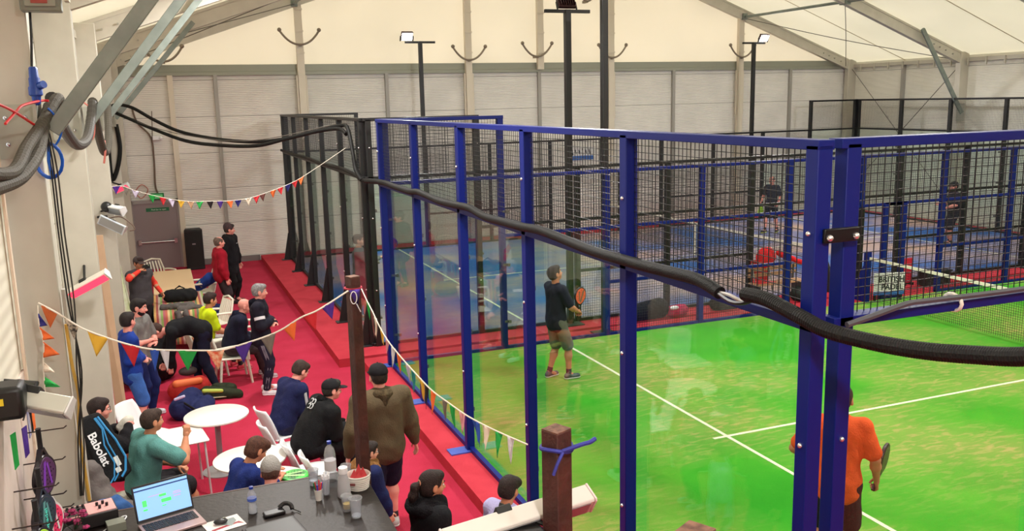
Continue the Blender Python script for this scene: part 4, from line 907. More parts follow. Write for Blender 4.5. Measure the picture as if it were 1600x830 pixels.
def sdf_mesh(prims, h, k=.03, cuts=(), planes=(), wrinkle=0, seed=0):
    """surface net of a smooth union. cuts: prims subtracted; planes: (point, normal) keeps the side where dot<0"""
    lo = np.min([_bb(p)[0] for p in prims], 0)-3*h; hi = np.max([_bb(p)[1] for p in prims], 0)+3*h
    n = np.ceil((hi-lo)/h).astype(int)+1
    F = np.full(n, 1.0, np.float32)
    ax = [lo[i]+h*np.arange(n[i]) for i in range(3)]
    def region(p, m):
        a, b = _bb(p); i0 = np.maximum(np.floor((a-m-lo)/h).astype(int), 0); i1 = np.minimum(np.ceil((b+m-lo)/h).astype(int)+1, n)
        sl = tuple(slice(x, y) for x, y in zip(i0, i1)); X = np.stack(np.meshgrid(*[ax[i][sl[i]] for i in range(3)], indexing='ij'), -1)
        return sl, X
    for p in prims:
        sl, X = region(p, k+2*h); d = _ev(p, X); f = F[sl]; hh = np.maximum(k-np.abs(f-d), 0)/k
        F[sl] = np.minimum(f, d)-hh*hh*k*.25
    if wrinkle or planes:
        X = np.stack(np.meshgrid(*ax, indexing='ij'), -1)
    if wrinkle:
        s = seed*1.7
        F += wrinkle*(np.sin(X[...,2]*34+6*np.sin(X[...,0]*9+s)+4*np.sin(X[...,1]*11+s*2))*.6+np.sin(X[...,0]*41+X[...,2]*17+s)*np.sin(X[...,1]*37+s)*.5).astype(np.float32)
    for p in cuts:
        sl, X2 = region(p, 2*h+.02); d = -_ev(p, X2); f = F[sl]; kk = .012; hh = np.maximum(kk-np.abs(f-d), 0)/kk
        F[sl] = np.maximum(f, d)+hh*hh*kk*.25
    for q, nn in planes:
        F = np.maximum(F, (X-np.array(q))@np.array(nn))
    S = F < 0
    C = [S[i:n[0]-1+i, j:n[1]-1+j, k_:n[2]-1+k_] for i in (0,1) for j in (0,1) for k_ in (0,1)]
    cnt = sum(c.astype(np.int8) for c in C); cells = np.argwhere((cnt > 0) & (cnt < 8))
    if len(cells) == 0: return np.zeros((0,3)), []
    idx = np.full(n-1, -1, np.int64); idx[tuple(cells.T)] = np.arange(len(cells))
    acc = np.zeros((len(cells), 3)); w = np.zeros(len(cells))
    co = [(i,j,k_) for i in (0,1) for j in (0,1) for k_ in (0,1)]
    val = {c: F[tuple((cells+np.array(c)).T)] for c in co}
    for a in co:
        for ax_ in range(3):
            if a[ax_] == 0:
                b = list(a); b[ax_] = 1; b = tuple(b); va, vb = val[a], val[b]; m = (va < 0) != (vb < 0)
                t = np.where(m, va/np.where(m, va-vb, 1), 0); p = np.array(a, float)[None]+t[:, None]*(np.array(b)-np.array(a))[None]
                acc[m] += p[m]; w[m] += 1
    V = lo+h*(cells+acc/w[:, None]); faces = []
    for ax_ in range(3):
        u, v = (ax_+1) % 3, (ax_+2) % 3
        A = [slice(None)]*3; B = [slice(None)]*3; A[ax_] = slice(0, -1); B[ax_] = slice(1, None)
        sa, sb = S[tuple(A)], S[tuple(B)]; E = np.argwhere(sa != sb)
        ok = np.all([(E[:, u] > 0), (E[:, v] > 0), (E[:, u] < n[u]-1), (E[:, v] < n[v]-1)], 0); E = E[ok]
        def cell(du, dv):
            q = E.copy(); q[:, u] += du; q[:, v] += dv; return idx[tuple(q.T)]
        q = np.stack([cell(-1,-1), cell(0,-1), cell(0,0), cell(-1,0)], 1)
        ins = sa[tuple(E.T)]
        q = np.where(ins[:, None], q, q[:, ::-1]); q = q[(q >= 0).all(1)]; faces += q.tolist()
    return V, faces
def ik(a, c, l1, l2, pole):
    a, c, pole = np.array(a, float), np.array(c, float), np.array(pole, float)
    d = c-a; L = np.linalg.norm(d); L2 = min(L, (l1+l2)*.998); d = d/max(L, 1e-6); c = a+d*L2
    x = (l1*l1-l2*l2+L2*L2)/(2*L2); y = math.sqrt(max(l1*l1-x*x, 0)); p = pole-d*(pole@d); p /= max(np.linalg.norm(p), 1e-6)
    return a+d*x+p*y, c
def nz(v): v = np.array(v, float); return v/max(np.linalg.norm(v), 1e-9)
SKIN = {'fair': (222, 160, 136), 'tan': (196, 132, 100), 'pink': (226, 150, 136), 'brown': (150, 96, 74)}
def build_mesh(name, V, Fc, mats, parent, mi=None):
    me = bpy.data.meshes.new(name); me.from_pydata(V.tolist() if hasattr(V, 'tolist') else V, [], Fc); me.update()
    for m in (mats if isinstance(mats, (list, tuple)) else [mats]): me.materials.append(m)
    me.polygons.foreach_set('use_smooth', [True]*len(me.polygons))
    o = bpy.data.objects.new(name, me); COL.objects.link(o); o.parent = parent; return o
HANDS = {}
def person(label, x, y, face, h=1.76, z=None, pelvis=(0,0,.93), lean=0, curve=None, twist=0, side=0, hands=None, feet=None, elbow=None, knee=None, head=(0,0),
           skin='fair', hair=('short', (50, 36, 30)), top=('tee', (40,44,60)), bottom=('shorts', (90,90,90)), shoes=((230,230,235), (235,235,235)), extras=(), grip=(0,0), build=1.0, res=1.0, seated=False, hdirs=None, group=None):
    z = FZ if z is None else z; S = h/1.76; V3 = lambda a: np.array(a, float)*S
    t = thing('person', label, 'person', (x, y, z), group, rz=R(face))
    P = V3(pelvis); le = R(lean); cu = R(curve if curve is not None else lean*1.1)
    d1 = np.array([math.sin(le*.8), side*.5, math.cos(le*.8)]); d2 = np.array([math.sin(cu), side, math.cos(cu)]); d1, d2 = nz(d1), nz(d2)
    W = P+d1*.22*S; Cc = W+d2*.24*S; N = Cc+d2*.07*S; tw = R(twist)
    lat = np.array([-math.sin(tw), math.cos(tw), 0]); fwd = nz(np.cross(lat, d2))
    Sh = [Cc+lat*s*.175*S*build+d2*.01*S for s in (-1, 1)]     # 0 right, 1 left
    Hp = [P+np.array([0, s*.085*S, -.02*S]) for s in (-1, 1)]
    hands = hands or ((.02,-.27,.78), (.02,.27,.78)); feet = feet or ((0,-.1,.08), (.03,.1,.08))
    elbow = elbow or ((-1,-.5,-.2), (-1,.5,-.2)); knee = knee or ((1,-.08,0), (1,.08,0))
    E_, Wr, K_, An = [], [], [], []
    for i in (0, 1):
        e, w = ik(Sh[i], V3(hands[i]), .29*S, .265*S, elbow[i]); E_.append(e); Wr.append(w)
        kx, a_ = ik(Hp[i], V3(feet[i]), .435*S, .42*S, knee[i]); K_.append(kx); An.append(a_)
    # head frame
    hp, hy = R(head[0]), R(head[1]); hf = np.array([math.cos(hy+tw*.5)*math.cos(hp), math.sin(hy+tw*.5)*math.cos(hp), -math.sin(hp)])
    hl = nz(np.cross([0,0,1], hf)); hu = nz(np.cross(hf, hl)); Hc = N+(d2*.055+hu*.1)*S+hf*.02*S
    HM = np.stack([hf, hl, hu], 1); hd = lambda f, l, u: Hc+(hf*f+hl*l+hu*u)*S
    sk = M('skin_'+skin, SKIN[skin], .55, var=(14, tuple(int(v*.93) for v in SKIN[skin]), .5), spec=.35)
    B = build
    body = [cone(Hp[0], Hp[1], .085*S*B, .085*S*B), cone(P, W, .1*S*B, .095*S*B), cone(W+lat*.04*S, Cc-d2*.06*S+lat*.06*S, .09*S*B, .1*S*B), cone(W-lat*.04*S, Cc-d2*.06*S-lat*.06*S, .09*S*B, .1*S*B),
            cone(Sh[0], Sh[1], .05*S, .05*S), cone(N-d2*.04*S, Hc-hu*.04*S, .056*S, .054*S)]
    for i in (0, 1):
        body += [cone(Sh[i], E_[i], .048*S*B, .038*S*B), cone(E_[i], E_[i]+(Wr[i]-E_[i])*.35, .04*S*B, .04*S*B), cone(E_[i]+(Wr[i]-E_[i])*.35, Wr[i], .04*S*B, .026*S)]
        calf = K_[i]+(An[i]-K_[i])*.32; bk = nz(np.cross(np.cross(An[i]-K_[i], [1,0,.001]), An[i]-K_[i]))*-.0
        body += [cone(Hp[i], K_[i], .082*S*B, .054*S*B), cone(K_[i], calf, .052*S, .056*S*B), cone(calf, An[i], .054*S*B, .034*S), cone(An[i], An[i]+V3((.1,0,-.04)), .034*S, .03*S)]
    V, Fc = sdf_mesh(body, .0125*S*res, .035*S)
    V = [V]; Fs = [Fc]; base = len(V[0])
    # head with face, joined on the neck
    hp_ = [ell(hd(-.012,0,.03), V3((.098,.077,.092)), HM), ell(hd(.028,0,-.035), V3((.066,.058,.078)), HM), ell(hd(.062,0,-.082), V3((.026,.03,.022)), HM),
           cone(hd(.092,0,.012), hd(.112,0,-.028), .008*S, .0125*S), cone(hd(.098,-.012,-.03), hd(.098,.012,-.03), .009*S, .009*S),
           cone(hd(.077,-.034,.028), hd(.077,.034,.028), .014*S, .014*S), cone(hd(.082,-.018,-.058), hd(.082,.018,-.058), .0085*S, .0085*S),
           ell(hd(.055,-.04,-.03), V3((.03,.024,.03)), HM), ell(hd(.055,.04,-.03), V3((.03,.024,.03)), HM), cone(hd(-.01,0,-.05), N-d2*.03*S, .052*S, .06*S)]
    for s in (-1, 1): hp_ += [ell(hd(-.008, s*.08, -.005), V3((.022,.009,.033)), HM), ell(hd(-.004, s*.083, -.024), V3((.01,.007,.012)), HM)]
    cuts = [ell(hd(.098, s*.031, .008), V3((.017,.02,.0125)), HM) for s in (-1, 1)]+[ell(hd(.098,0,-.0565), V3((.014,.022,.0022)), HM)]
    v2, f2 = sdf_mesh(hp_, .0058*S*res, .02*S, cuts); V.append(v2); Fs.append((np.array(f2)+base).tolist()); base += len(v2)
    # hands
    handp = []
    for i in (0, 1):
        s = -1 if i == 0 else 1
        fd = nz(hdirs[i]) if hdirs and hdirs[i] is not None else nz(Wr[i]-E_[i]); pn = nz(np.cross(fd, np.cross([0, s*1.0, .001] if abs(fd[2]) > .6 else [0,0,-1.0], fd)))   # palm back normal
        if abs(fd[2]) > .6: pn = nz(np.array([0, s, 0])-fd*(fd@np.array([0, s, 0])))     # back of hand outward
        else: pn = nz(np.array([0,0,1.])-fd*fd[2])                                       # back of hand up
        sd = nz(np.cross(fd, pn)); 
        if sd@np.array([1.,0,0] if abs(fd[2]) > .6 else [0,-s,0]) < 0: sd = -sd            # thumb side
        wz = Wr[i]; g = grip[i]
        pr = [cone(wz, wz+fd*.03*S, .026*S, .024*S)]
        for q in (-.026, -.009, .009, .026): pr.append(cone(wz+fd*.02*S+sd*q*.7*S, wz+fd*.088*S+sd*q*S, .0145*S, .0125*S))
        cl = .5+1.15*g     # curl per joint
        for q, L in ((.027,.068), (.0095,.078), (-.0085,.073), (-.026,.058)):
            p0 = wz+fd*.09*S+sd*q*S; ang = cl*.45; dd = nz(fd*math.cos(ang)-pn*math.sin(ang)); p1 = p0+dd*L*.42*S
            ang += cl*.8; dd = nz(fd*math.cos(ang)-pn*math.sin(ang)); p2 = p1+dd*L*.32*S
            ang += cl*.6; dd = nz(fd*math.cos(ang)-pn*math.sin(ang)); p3 = p2+dd*L*.26*S
            pr += [cone(p0, p1, .0098*S, .009*S), cone(p1, p2, .009*S, .0082*S), cone(p2, p3, .0082*S, .0072*S)]
        t0 = wz+fd*.03*S+sd*.022*S; t1 = t0+nz(sd*.75+fd*.6-pn*(.25+.3*g))*.04*S; t2 = t1+nz(fd*.8+sd*(.4-.5*g)-pn*(.25+.5*g))*.034*S; t3 = t2+nz(fd*.9-pn*(.2+.6*g)-sd*.3*g)*.024*S
        pr += [cone(t0, t1, .014*S, .0115*S), cone(t1, t2, .0115*S, .0098*S), cone(t2, t3, .0098*S, .008*S)]
        v3, f3 = sdf_mesh(pr, .0052*S*max(res, 1), .006*S); V.append(v3); Fs.append((np.array(f3)+base).tolist()); base += len(v3)
        handp.append((wz+fd*.075*S-pn*.022*S, fd, pn, sd))
    build_mesh('body', np.concatenate(V), sum(Fs, []), sk, t)
    # eyes and brows
    b = MB()
    for s in (-1, 1): b.ball(hd(.083, s*.031, .008), .0125*S, 8, 6)
    b.build('eyes', M('eye_white', (226,220,214), .3), t, local=True)
    b = MB()
    for s in (-1, 1): b.ball(hd(.0925, s*.0305, .008), .0058*S, 8, 5)
    b.build('irises', M('iris_dark', (40,28,24), .3), t, local=True)
    hs, hcol = hair; hm = M('hair_%d_%d_%d' % hcol, hcol, .65, var=(40, tuple(int(v*.6) for v in hcol), .7), bump=(120,.5), spec=.3)
    if hs not in ('bald',):
        b = MB()
        for s in (-1, 1): b.tube([hd(.096, s*.016, .031), hd(.097, s*.032, .036), hd(.084, s*.048, .03)], [.004*S,.0045*S,.003*S], 6)
        b.build('eyebrows', hm, t, local=True)
    lips = MB(); lips.tube([hd(.083,-.02,-.057), hd(.0925,0,-.0565), hd(.083,.02,-.057)], [.003*S,.005*S,.003*S], 6); lips.build('lips', M('lips', (176,96,88), .5), t, local=True)
    # hair
    facecut = [ell(hd(.105,0,-.03), V3((.075,.072,.098)), HM)]
    sh = [ell(hd(-.02,0,.036), V3((.105,.086,.1)), HM), ell(hd(-.045,0,-.01), V3((.068,.076,.075)), HM), ell(hd(.045,0,.085), V3((.055,.062,.042)), HM)]
    earcut = [ell(hd(.0, s*.09, -.02), V3((.026,.02,.036)), HM) for s in (-1, 1)]
    neckplane = [((hd(0,0,-.062)).tolist(), (-hu).tolist())]
    if hs == 'short': v, f = sdf_mesh(sh, .0075*S*res, .02, facecut+earcut, neckplane, .0022, 3); build_mesh('hair', v, f, hm, t)
    elif hs == 'thinning':
        v, f = sdf_mesh(sh[:2], .0075*S*res, .02, facecut+earcut+[ell(hd(.02,0,.12), V3((.09,.055,.07)), HM)], neckplane, .001, 3); build_mesh('hair', v, f, hm, t)
    elif hs == 'mop':
        sh2 = sh+[ell(hd(.05,s*.03,.07), V3((.062,.05,.045)), HM) for s in (-1,1)]+[ell(hd(-.04,0,-.03), V3((.07,.084,.075)), HM)]
        v, f = sdf_mesh(sh2, .0075*S*res, .02, [ell(hd(.115,0,-.045), V3((.075,.07,.09)), HM)], [((hd(0,0,-.085)).tolist(), (-hu).tolist())], .003, 5); build_mesh('hair', v, f, hm, t)
    elif hs in ('long', 'ponytail'):
        sh2 = sh+[ell(hd(-.05,0,-.02), V3((.07,.086,.09)), HM)]
        v, f = sdf_mesh(sh2, .0075*S*res, .02, facecut+([] if hs == 'long' else earcut), [((hd(0,0,-.08)).tolist(), (-hu).tolist())], .002, 5); build_mesh('hair', v, f, hm, t)
        if hs == 'ponytail':
            q = [hd(-.11,0,.03), hd(-.16,0,.0), hd(-.17,0,-.08), hd(-.14,.0,-.17), hd(-.12,0,-.24)]
            v, f = sdf_mesh([cone(q[0],q[1],.02*S,.036*S), cone(q[1],q[2],.036*S,.04*S), cone(q[2],q[3],.04*S,.03*S), cone(q[3],q[4],.03*S,.012*S)], .008*S, .02, wrinkle=.003, seed=2); build_mesh('ponytail', v, f, hm, t)
            b = MB(); b.tube([hd(-.118,.025*math.cos(a),.03+.025*math.sin(a)) for a in [2*math.pi*k/12 for k in range(12)]], .008*S, 6, closed=True); b.build('hair_tie', M('hair_tie', (220,150,120), .7), t, local=True)
        else:
            v, f = sdf_mesh([cone(hd(-.06,s*.05,-.04), hd(-.05,s*.055,-.17), .042*S, .03*S) for s in (-1,1)]+[cone(hd(-.08,0,-.04), hd(-.08,0,-.18), .05*S, .04*S)], .009*S, .03, wrinkle=.003, seed=2); build_mesh('hair_length', v, f, hm, t)
    def cap(col, brim=True):
        m = M('cap_%d_%d_%d' % col, col, .8, bump=(60,.2), spec=.2)
        v, f = sdf_mesh([ell(hd(-.015,0,.045), V3((.113,.094,.092)), HM)], .0075*S, .01, [], [((hd(0,0,.035)).tolist(), nz(-hu+hf*.12).tolist())]); o = build_mesh('cap', v, f, m, t)
        if brim:
            v, f = sdf_mesh([ell(hd(.11,0,.034), V3((.085,.072,.0085)), HM)], .0065*S, .01, [ell(hd(-.03,0,.03), V3((.1,.08,.06)), HM)]); build_mesh('brim', v, f, m, o)
        b = MB(); b.ball(hd(-.015,0,.137), .008*S, 8, 6); b.build('button', m, o, local=True)
    # clothing
    tk, tcol = top[0], top[1]; tm = M('cloth_%s_%d_%d_%d' % ((tk,)+tcol), tcol, .88, var=(9, tuple(int(v*.78) for v in tcol), .5), bump=(70, .35), spec=.2)
    ex = .02 if tk in ('tee', 'long') else (.034 if tk in ('jacket', 'hoodie') else .05); ex *= S
    def seg(a, b, f): return a+(b-a)*f
    tp = [cone(P+d1*.02*S+lat*.055*S, W+lat*.055*S, .105*S*B+ex, .095*S*B+ex), cone(P+d1*.02*S-lat*.055*S, W-lat*.055*S, .105*S*B+ex, .095*S*B+ex),
          cone(W+lat*.05*S, Cc-d2*.05*S+lat*.075*S, .09*S*B+ex, .1*S*B+ex), cone(W-lat*.05*S, Cc-d2*.05*S-lat*.075*S, .09*S*B+ex, .1*S*B+ex),
          cone(Sh[0]-d2*.0, Sh[1]-d2*.0, .055*S+ex*.8, .055*S+ex*.8), cone(Cc, N, .08*S, .06*S+ex*.4)]
    sl = {'tee': .78, 'long': 2, 'jacket': 2, 'hoodie': 2, 'coat': 2, 'vest': 0}.get(tk, 2)
    sleeves = []
    for i in (0, 1):
        if sl == .78: sleeves += [cone(Sh[i], seg(Sh[i], E_[i], .78), .058*S*B+ex*.7, .052*S*B+ex*1.1)]
        elif sl == 2: sleeves += [cone(Sh[i], E_[i], .056*S*B+ex*.8, .045*S*B+ex*.8), cone(E_[i], seg(E_[i], Wr[i], .5), .045*S*B+ex*.85, .042*S+ex*.8), cone(seg(E_[i], Wr[i], .5), seg(E_[i], Wr[i], .96), .042*S+ex*.8, .032*S+ex*.5)]
    hem = .09 if tk in ('tee', 'long') else .06
    if tk == 'coat': tp += [cone(P+d1*.02*S+lat*s*.05*S, P-np.array([0,0,.22*S])+lat*s*.06*S, .13*S*B, .15*S*B) for s in (-1, 1)]
    elif not seated: tp += [cone(P+lat*s*.06*S, P-np.array([0,0,hem*S])+lat*s*.06*S, .105*S*B+ex*.9, .1*S*B+ex) for s in (-1, 1)]
    if tk == 'vest':
        sm = M('sleeve_%d_%d_%d' % top[2], top[2], .85, bump=(60,.3)); ss = []
        for i in (0, 1): ss += [cone(Sh[i], E_[i], .06*S, .05*S), cone(E_[i], seg(E_[i], Wr[i], .96), .052*S, .036*S)]
        ss += [cone(Cc, N+d2*.01*S, .09*S, .07*S)]
        v, f = sdf_mesh(ss, .0115*S*res, .03, wrinkle=.0025*S, seed=1); build_mesh('sleeves', v, f, sm, t)
    pl = []
    v, f = sdf_mesh(tp+sleeves, .0115*S*res, .045*S, [cone(N+d2*.03*S, N+d2*.12*S, .062*S, .075*S)] if tk not in ('hoodie','coat') else [], pl, .0036*S, int(x*7+y*3) % 13)
    to = build_mesh({'tee': 't_shirt', 'long': 'sweater', 'jacket': 'jacket', 'hoodie': 'hoodie', 'coat': 'coat', 'vest': 'vest'}[tk], v, f, tm, t)
    if tk in ('hoodie', 'coat'):
        big = len(top) > 2; hb = ([ell(N-fwd*.03*S-d2*.01*S, V3((.18,.215,.095)))] if big else [])+[cone(N+d2*.0*S-fwd*.07*S+lat*.05*S, N-fwd*.07*S-lat*.05*S, .045*S, .045*S), cone(N-fwd*.07*S+lat*.06*S, N+fwd*.04*S+lat*.085*S-d2*.02*S, .04*S, .028*S), cone(N-fwd*.07*S-lat*.06*S, N+fwd*.04*S-lat*.085*S-d2*.02*S, .04*S, .028*S), cone(N-fwd*.1*S, N-fwd*.12*S-d2*.09*S, .05*S, .03*S)]
        fc = top[2] if tk == 'coat' and len(top) > 2 else tcol
        v, f = sdf_mesh(hb, .009*S, .03, wrinkle=.003 if fc == tcol else .009, seed=4); build_mesh('fur_hood' if fc != tcol else 'hood', v, f, M('hood_%d_%d_%d' % fc, fc, .9, var=(30, tuple(int(v_*.6) for v_ in fc), .8), bump=(90,.8), spec=.1), to)
    elif tk == 'jacket':
        v, f = sdf_mesh([cone(N+(lat*math.cos(a)*.06-fwd*(-math.sin(a))*.06)*S+d2*.0*S, N+(lat*math.cos(a)*.06-fwd*(-math.sin(a))*.06)*S+d2*.03*S, .014*S, .012*S) for a in [2*math.pi*k/14 for k in range(14)]], .007*S, .015); build_mesh('collar', v, f, tm, to)
    bk_, bcol = bottom[0], bottom[1]; bm = M('cloth_%s_%d_%d_%d' % (bk_,)[:1]+bcol if False else 'cloth_%s_%d_%d_%d' % ((bk_,)+bcol), bcol, .88, var=(8, tuple(int(v*.75) for v in bcol), .5), bump=(60,.3), spec=.2)
    bp = [cone(Hp[0], Hp[1], .105*S*B, .105*S*B), cone(P+d1*.07*S, P, .1*S*B, .11*S*B)]
    for i in (0, 1):
        if bk_ == 'shorts':
            e_ = seg(Hp[i], K_[i], .93); bp += [cone(Hp[i], e_, .1*S*B, .092*S*B)]
        else:
            r3 = .055 if bk_ == 'trousers' else .043
            bp += [cone(Hp[i], K_[i], .1*S*B, (.07 if bk_ == 'trousers' else .06)*S*B), cone(K_[i], seg(K_[i], An[i], .35), (.068 if bk_ == 'trousers' else .062)*S*B, .064*S*B), cone(seg(K_[i], An[i], .35), seg(K_[i], An[i], .93), .064*S*B, r3*S)]
    v, f = sdf_mesh(bp, .012*S*res, .04*S, [], [], .0034*S, 2+int(x*5) % 7); bo = build_mesh(bk_, v, f, bm, t)
    # shoes
    for i in (0, 1):
        a = An[i]; fdz = nz([1, (-.18, .18)[i], 0]); hz = a[2]-.08*S
        c0 = a+fdz*-.03*S; heel = np.array([c0[0], c0[1], hz+.045*S]); toe = np.array([a[0]+fdz[0]*.15*S, a[1]+fdz[1]*.15*S, hz+.034*S])
        lt = np.array([-fdz[1], fdz[0], 0])
        v, f = sdf_mesh([cone(heel, toe, .04*S, .034*S), cone(toe+lt*.012*S, heel+(toe-heel)*.55+lt*.01*S, .034*S, .036*S), cone(a+np.array([0,0,-.0*S]), heel, .044*S, .04*S)], .009*S, .02, [], [((0,0,hz+.012*S), (0,0,-1.))]); so = build_mesh('shoe', v, f, M('shoe_%d_%d_%d' % shoes[0], shoes[0], .6, var=(18, tuple(int(q*.8) for q in shoes[0]), .5)), t)
        v, f = sdf_mesh([cone(heel-np.array([0,0,.012*S]), toe, .046*S, .041*S), cone(toe+lt*.012*S, heel+(toe-heel)*.5+lt*.012*S, .041*S, .042*S)], .008*S, .01, [], [((0,0,hz+.026*S), (0,0,1.)), ((0,0,hz), (0,0,-1.))]); build_mesh('sole', v, f, M('sole_%d_%d_%d' % shoes[1], shoes[1], .6), so)
        if bk_ == 'shorts' or True:
            v, f = sdf_mesh([cone(a+np.array([0,0,-.01])*S, seg(a, K_[i], .17), .043*S, .042*S)], .009*S, .01); build_mesh('sock', v, f, M('sock', (226,226,228) if shoes[0][0] > 120 else (40,40,44), .85), t)
    info = dict(t=t, E=E_, W=Wr, K=K_, A=An, N=N, C=Cc, P=P, Wst=W, fwd=fwd, lat=lat, d2=d2, d1=d1, hd=hd, hf=hf, hl=hl, hu=hu, S=S, Sh=Sh, B=B, ex=ex, hand=handp, top=to, bottom=bo, Hp=Hp)
    for e in extras:
        k = e[0]
        if k == 'cap': cap(e[1])
        elif k == 'backcap':
            cap(e[1], True)
        elif k == 'beanie':
            m = M('beanie_%d_%d_%d' % e[1], e[1], .9, bump=(80,.6)); v, f = sdf_mesh([ell(hd(-.02,0,.045), V3((.108,.09,.1)), HM), ell(hd(-.04,0,.06), V3((.09,.08,.1)), HM)], .0075*S, .02, [], [((hd(0,0,.015)).tolist(), nz(-hu+hf*.25).tolist())], .0015, 1); o = build_mesh('beanie', v, f, m, t)
        elif k == 'glasses':
            b = MB(); 
            for s in (-1, 1): b.tube([hd(.108, s*.033+.021*math.cos(a), .006+.016*math.sin(a)) for a in [2*math.pi*q/12 for q in range(12)]], .0022, 5, closed=True); b.tube([hd(.106, s*.054, .01), hd(.0, s*.086, .01)], .002, 5)
            b.tube([hd(.108,-.012,.01), hd(.108,.012,.01)], .002, 5); b.build('glasses', BLACK, t, local=True)
        elif k == 'beard':
            v, f = sdf_mesh([ell(hd(.03,0,-.06), V3((.066,.063,.06)), HM)], .007*S, .01, [ell(hd(.085,0,.0), V3((.05,.07,.05)), HM), ell(hd(.1,0,-.056), V3((.02,.03,.01)), HM), ell(hd(-.03,0,-.02), V3((.06,.09,.06)), HM)], wrinkle=.001); build_mesh('beard', v, f, hm if hs != 'bald' else M('stubble', (90,70,60), .8), t)
        elif k == 'armstripe':   # coloured stripe down the outer sleeve
            for i in e[2]:
                s = -1 if i == 0 else 1; o_ = lat*s
                pts = []
                for a, c_, r0, r1 in ((Sh[i], E_[i], .056*S*B+ex*.8, .045*S*B+ex*.8), (E_[i], Wr[i], .045*S*B+ex*.85, .034*S+ex*.6)):
                    dd = nz(c_-a); oo = nz(o_-dd*(o_@dd)-fwd*.0)
                    for q in np.linspace(0.05, .95, 7): pts.append((seg(a, c_, q)+oo*(r0+(r1-r0)*q+.009), dd, oo))
                b = MB(); n_ = len(pts)
                vs = []; wds = e[3] if len(e) > 3 else .018
                for p_, dd, oo in pts:
                    sdv = np.cross(dd, oo)
                    for q, o2 in ((-wds, -.004), (-wds*.6, .004), (wds*.6, .004), (wds, -.004)): vs.append(p_+sdv*q+oo*o2)
                fs = [(a*4+j, a*4+j+1, a*4+5+j, a*4+4+j) for a in range(n_-1) for j in range(3)]
                b.add(vs, fs); b.build('sleeve_stripe', M('stripe_%d_%d_%d' % e[1], e[1], .8), to, local=True)
        elif k == 'armband':
            for i in e[2]:
                a, c_ = (Sh[i], E_[i]); q0, q1 = e[3]
                b = MB(); dd = nz(c_-a); b.tube([seg(a, c_, q0), seg(a, c_, q1)], [(.056-.011*q0)*S*B+ex*.8+.004]*2, 16, caps=True); b.build('sleeve_band', M('stripe_%d_%d_%d' % e[1], e[1], .8), to, local=True)
        elif k == 'legstripe':
            for i in (0, 1):
                s = -1 if i == 0 else 1
                for off in (-.018, 0, .018):
                    b = MB(); ps = []
                    for a, c_, r0, r1 in ((Hp[i], K_[i], .1, .062), (K_[i], An[i], .064, .046)):
                        for q in np.linspace(.25 if a is Hp[i] else .05, .9, 6):
                            ps.append(seg(a, c_, q)+np.array([off*S, s*((r0+(r1-r0)*q)*S*B+.001), 0]))
                    b.tube(ps, .005, 5); b.build('leg_stripe', M('stripe_%d_%d_%d' % e[1], e[1], .8), bo, local=True)
        elif k == 'zip':
            b = MB(); fr = [seg(W, Cc, q)+fwd*(.1*S*B+ex+.001) for q in (-.6, 0, .5, .95)]; b.tube(fr, .004, 5); b.build('zip', M('zip_metal', (150,150,150), .4, .6), to, local=True)
        elif k == 'backlogo':   # pale outline numerals on the back of a hoodie
            c0 = Cc-d2*.02*S-fwd*(.1*S*B+ex+.003); b = MB()
            for (u, v_, r_) in ((-.03,.035,.03),(-.03,-.025,.03),(.035,.03,.028),(.03,-.035,.028)):
                b.tube([c0+lat*(u+r_*math.cos(a))*S+d2*(v_+r_*math.sin(a))*S-fwd*.003 for a in [2*math.pi*q/14*.8+.4 for q in range(14)]], .0055, 5)
            b.build('back_emblem', M('emblem_white', (214,214,218), .7), to, local=True)
        elif k == 'chestlogo':
            b = MB(); c0 = Cc-d2*.08*S+fwd*(.1*S*B+ex+.002)+lat*.06*S; b.beam(c0-lat*.03, c0+lat*.03, .006, .01); b.build('chest_emblem', M('emblem_white', (214,214,218), .7), to, local=True)
    return info
def w_(info, p):   # body-local point to world
    return info['t'].matrix_basis @ Vector(np.array(p, float).tolist())
def w_dir(info, d): return (info['t'].matrix_basis.to_3x3() @ Vector(np.array(d, float).tolist()))
# ---- furniture ----
def lathe_part(t, name, prof, loc, m, seg=36): return MB().lathe(prof, loc, seg).build(name, m, t)
def round_table(lab, x, y, d=.74, h=.74):
    t = thing('round_table', lab, 'table', (x, y, FZ), 'white round tables'); r = d/2
    lathe_part(t, 'table_top', [(r-.01,h-.03),(r,h-.022),(r,h-.006),(r-.008,h),(0,h)], (x,y,FZ), M('table_white', (236,232,226), .3), 48)
    MB().cyl((x,y,FZ+.02), (x,y,FZ+h-.03), .035, 16).build('pedestal', M('pedestal_grey', (170,172,176), .4, .4), t)
    lathe_part(t, 'base', [(.22,0),(.22,.012),(.05,.03),(.035,.05)], (x,y,FZ), M('pedestal_grey'), 32)
    return t
round_table('white round table standing clear on the red floor, farthest of the three round ones', -2.96, 7.0, .76)
round_table('white round table behind the brown-haired man in navy, middle of the three round ones', -2.72, 5.42, .76)
round_table('white round table carrying the green racket, nearest of the three round ones', -2.58, 4.72, .72)
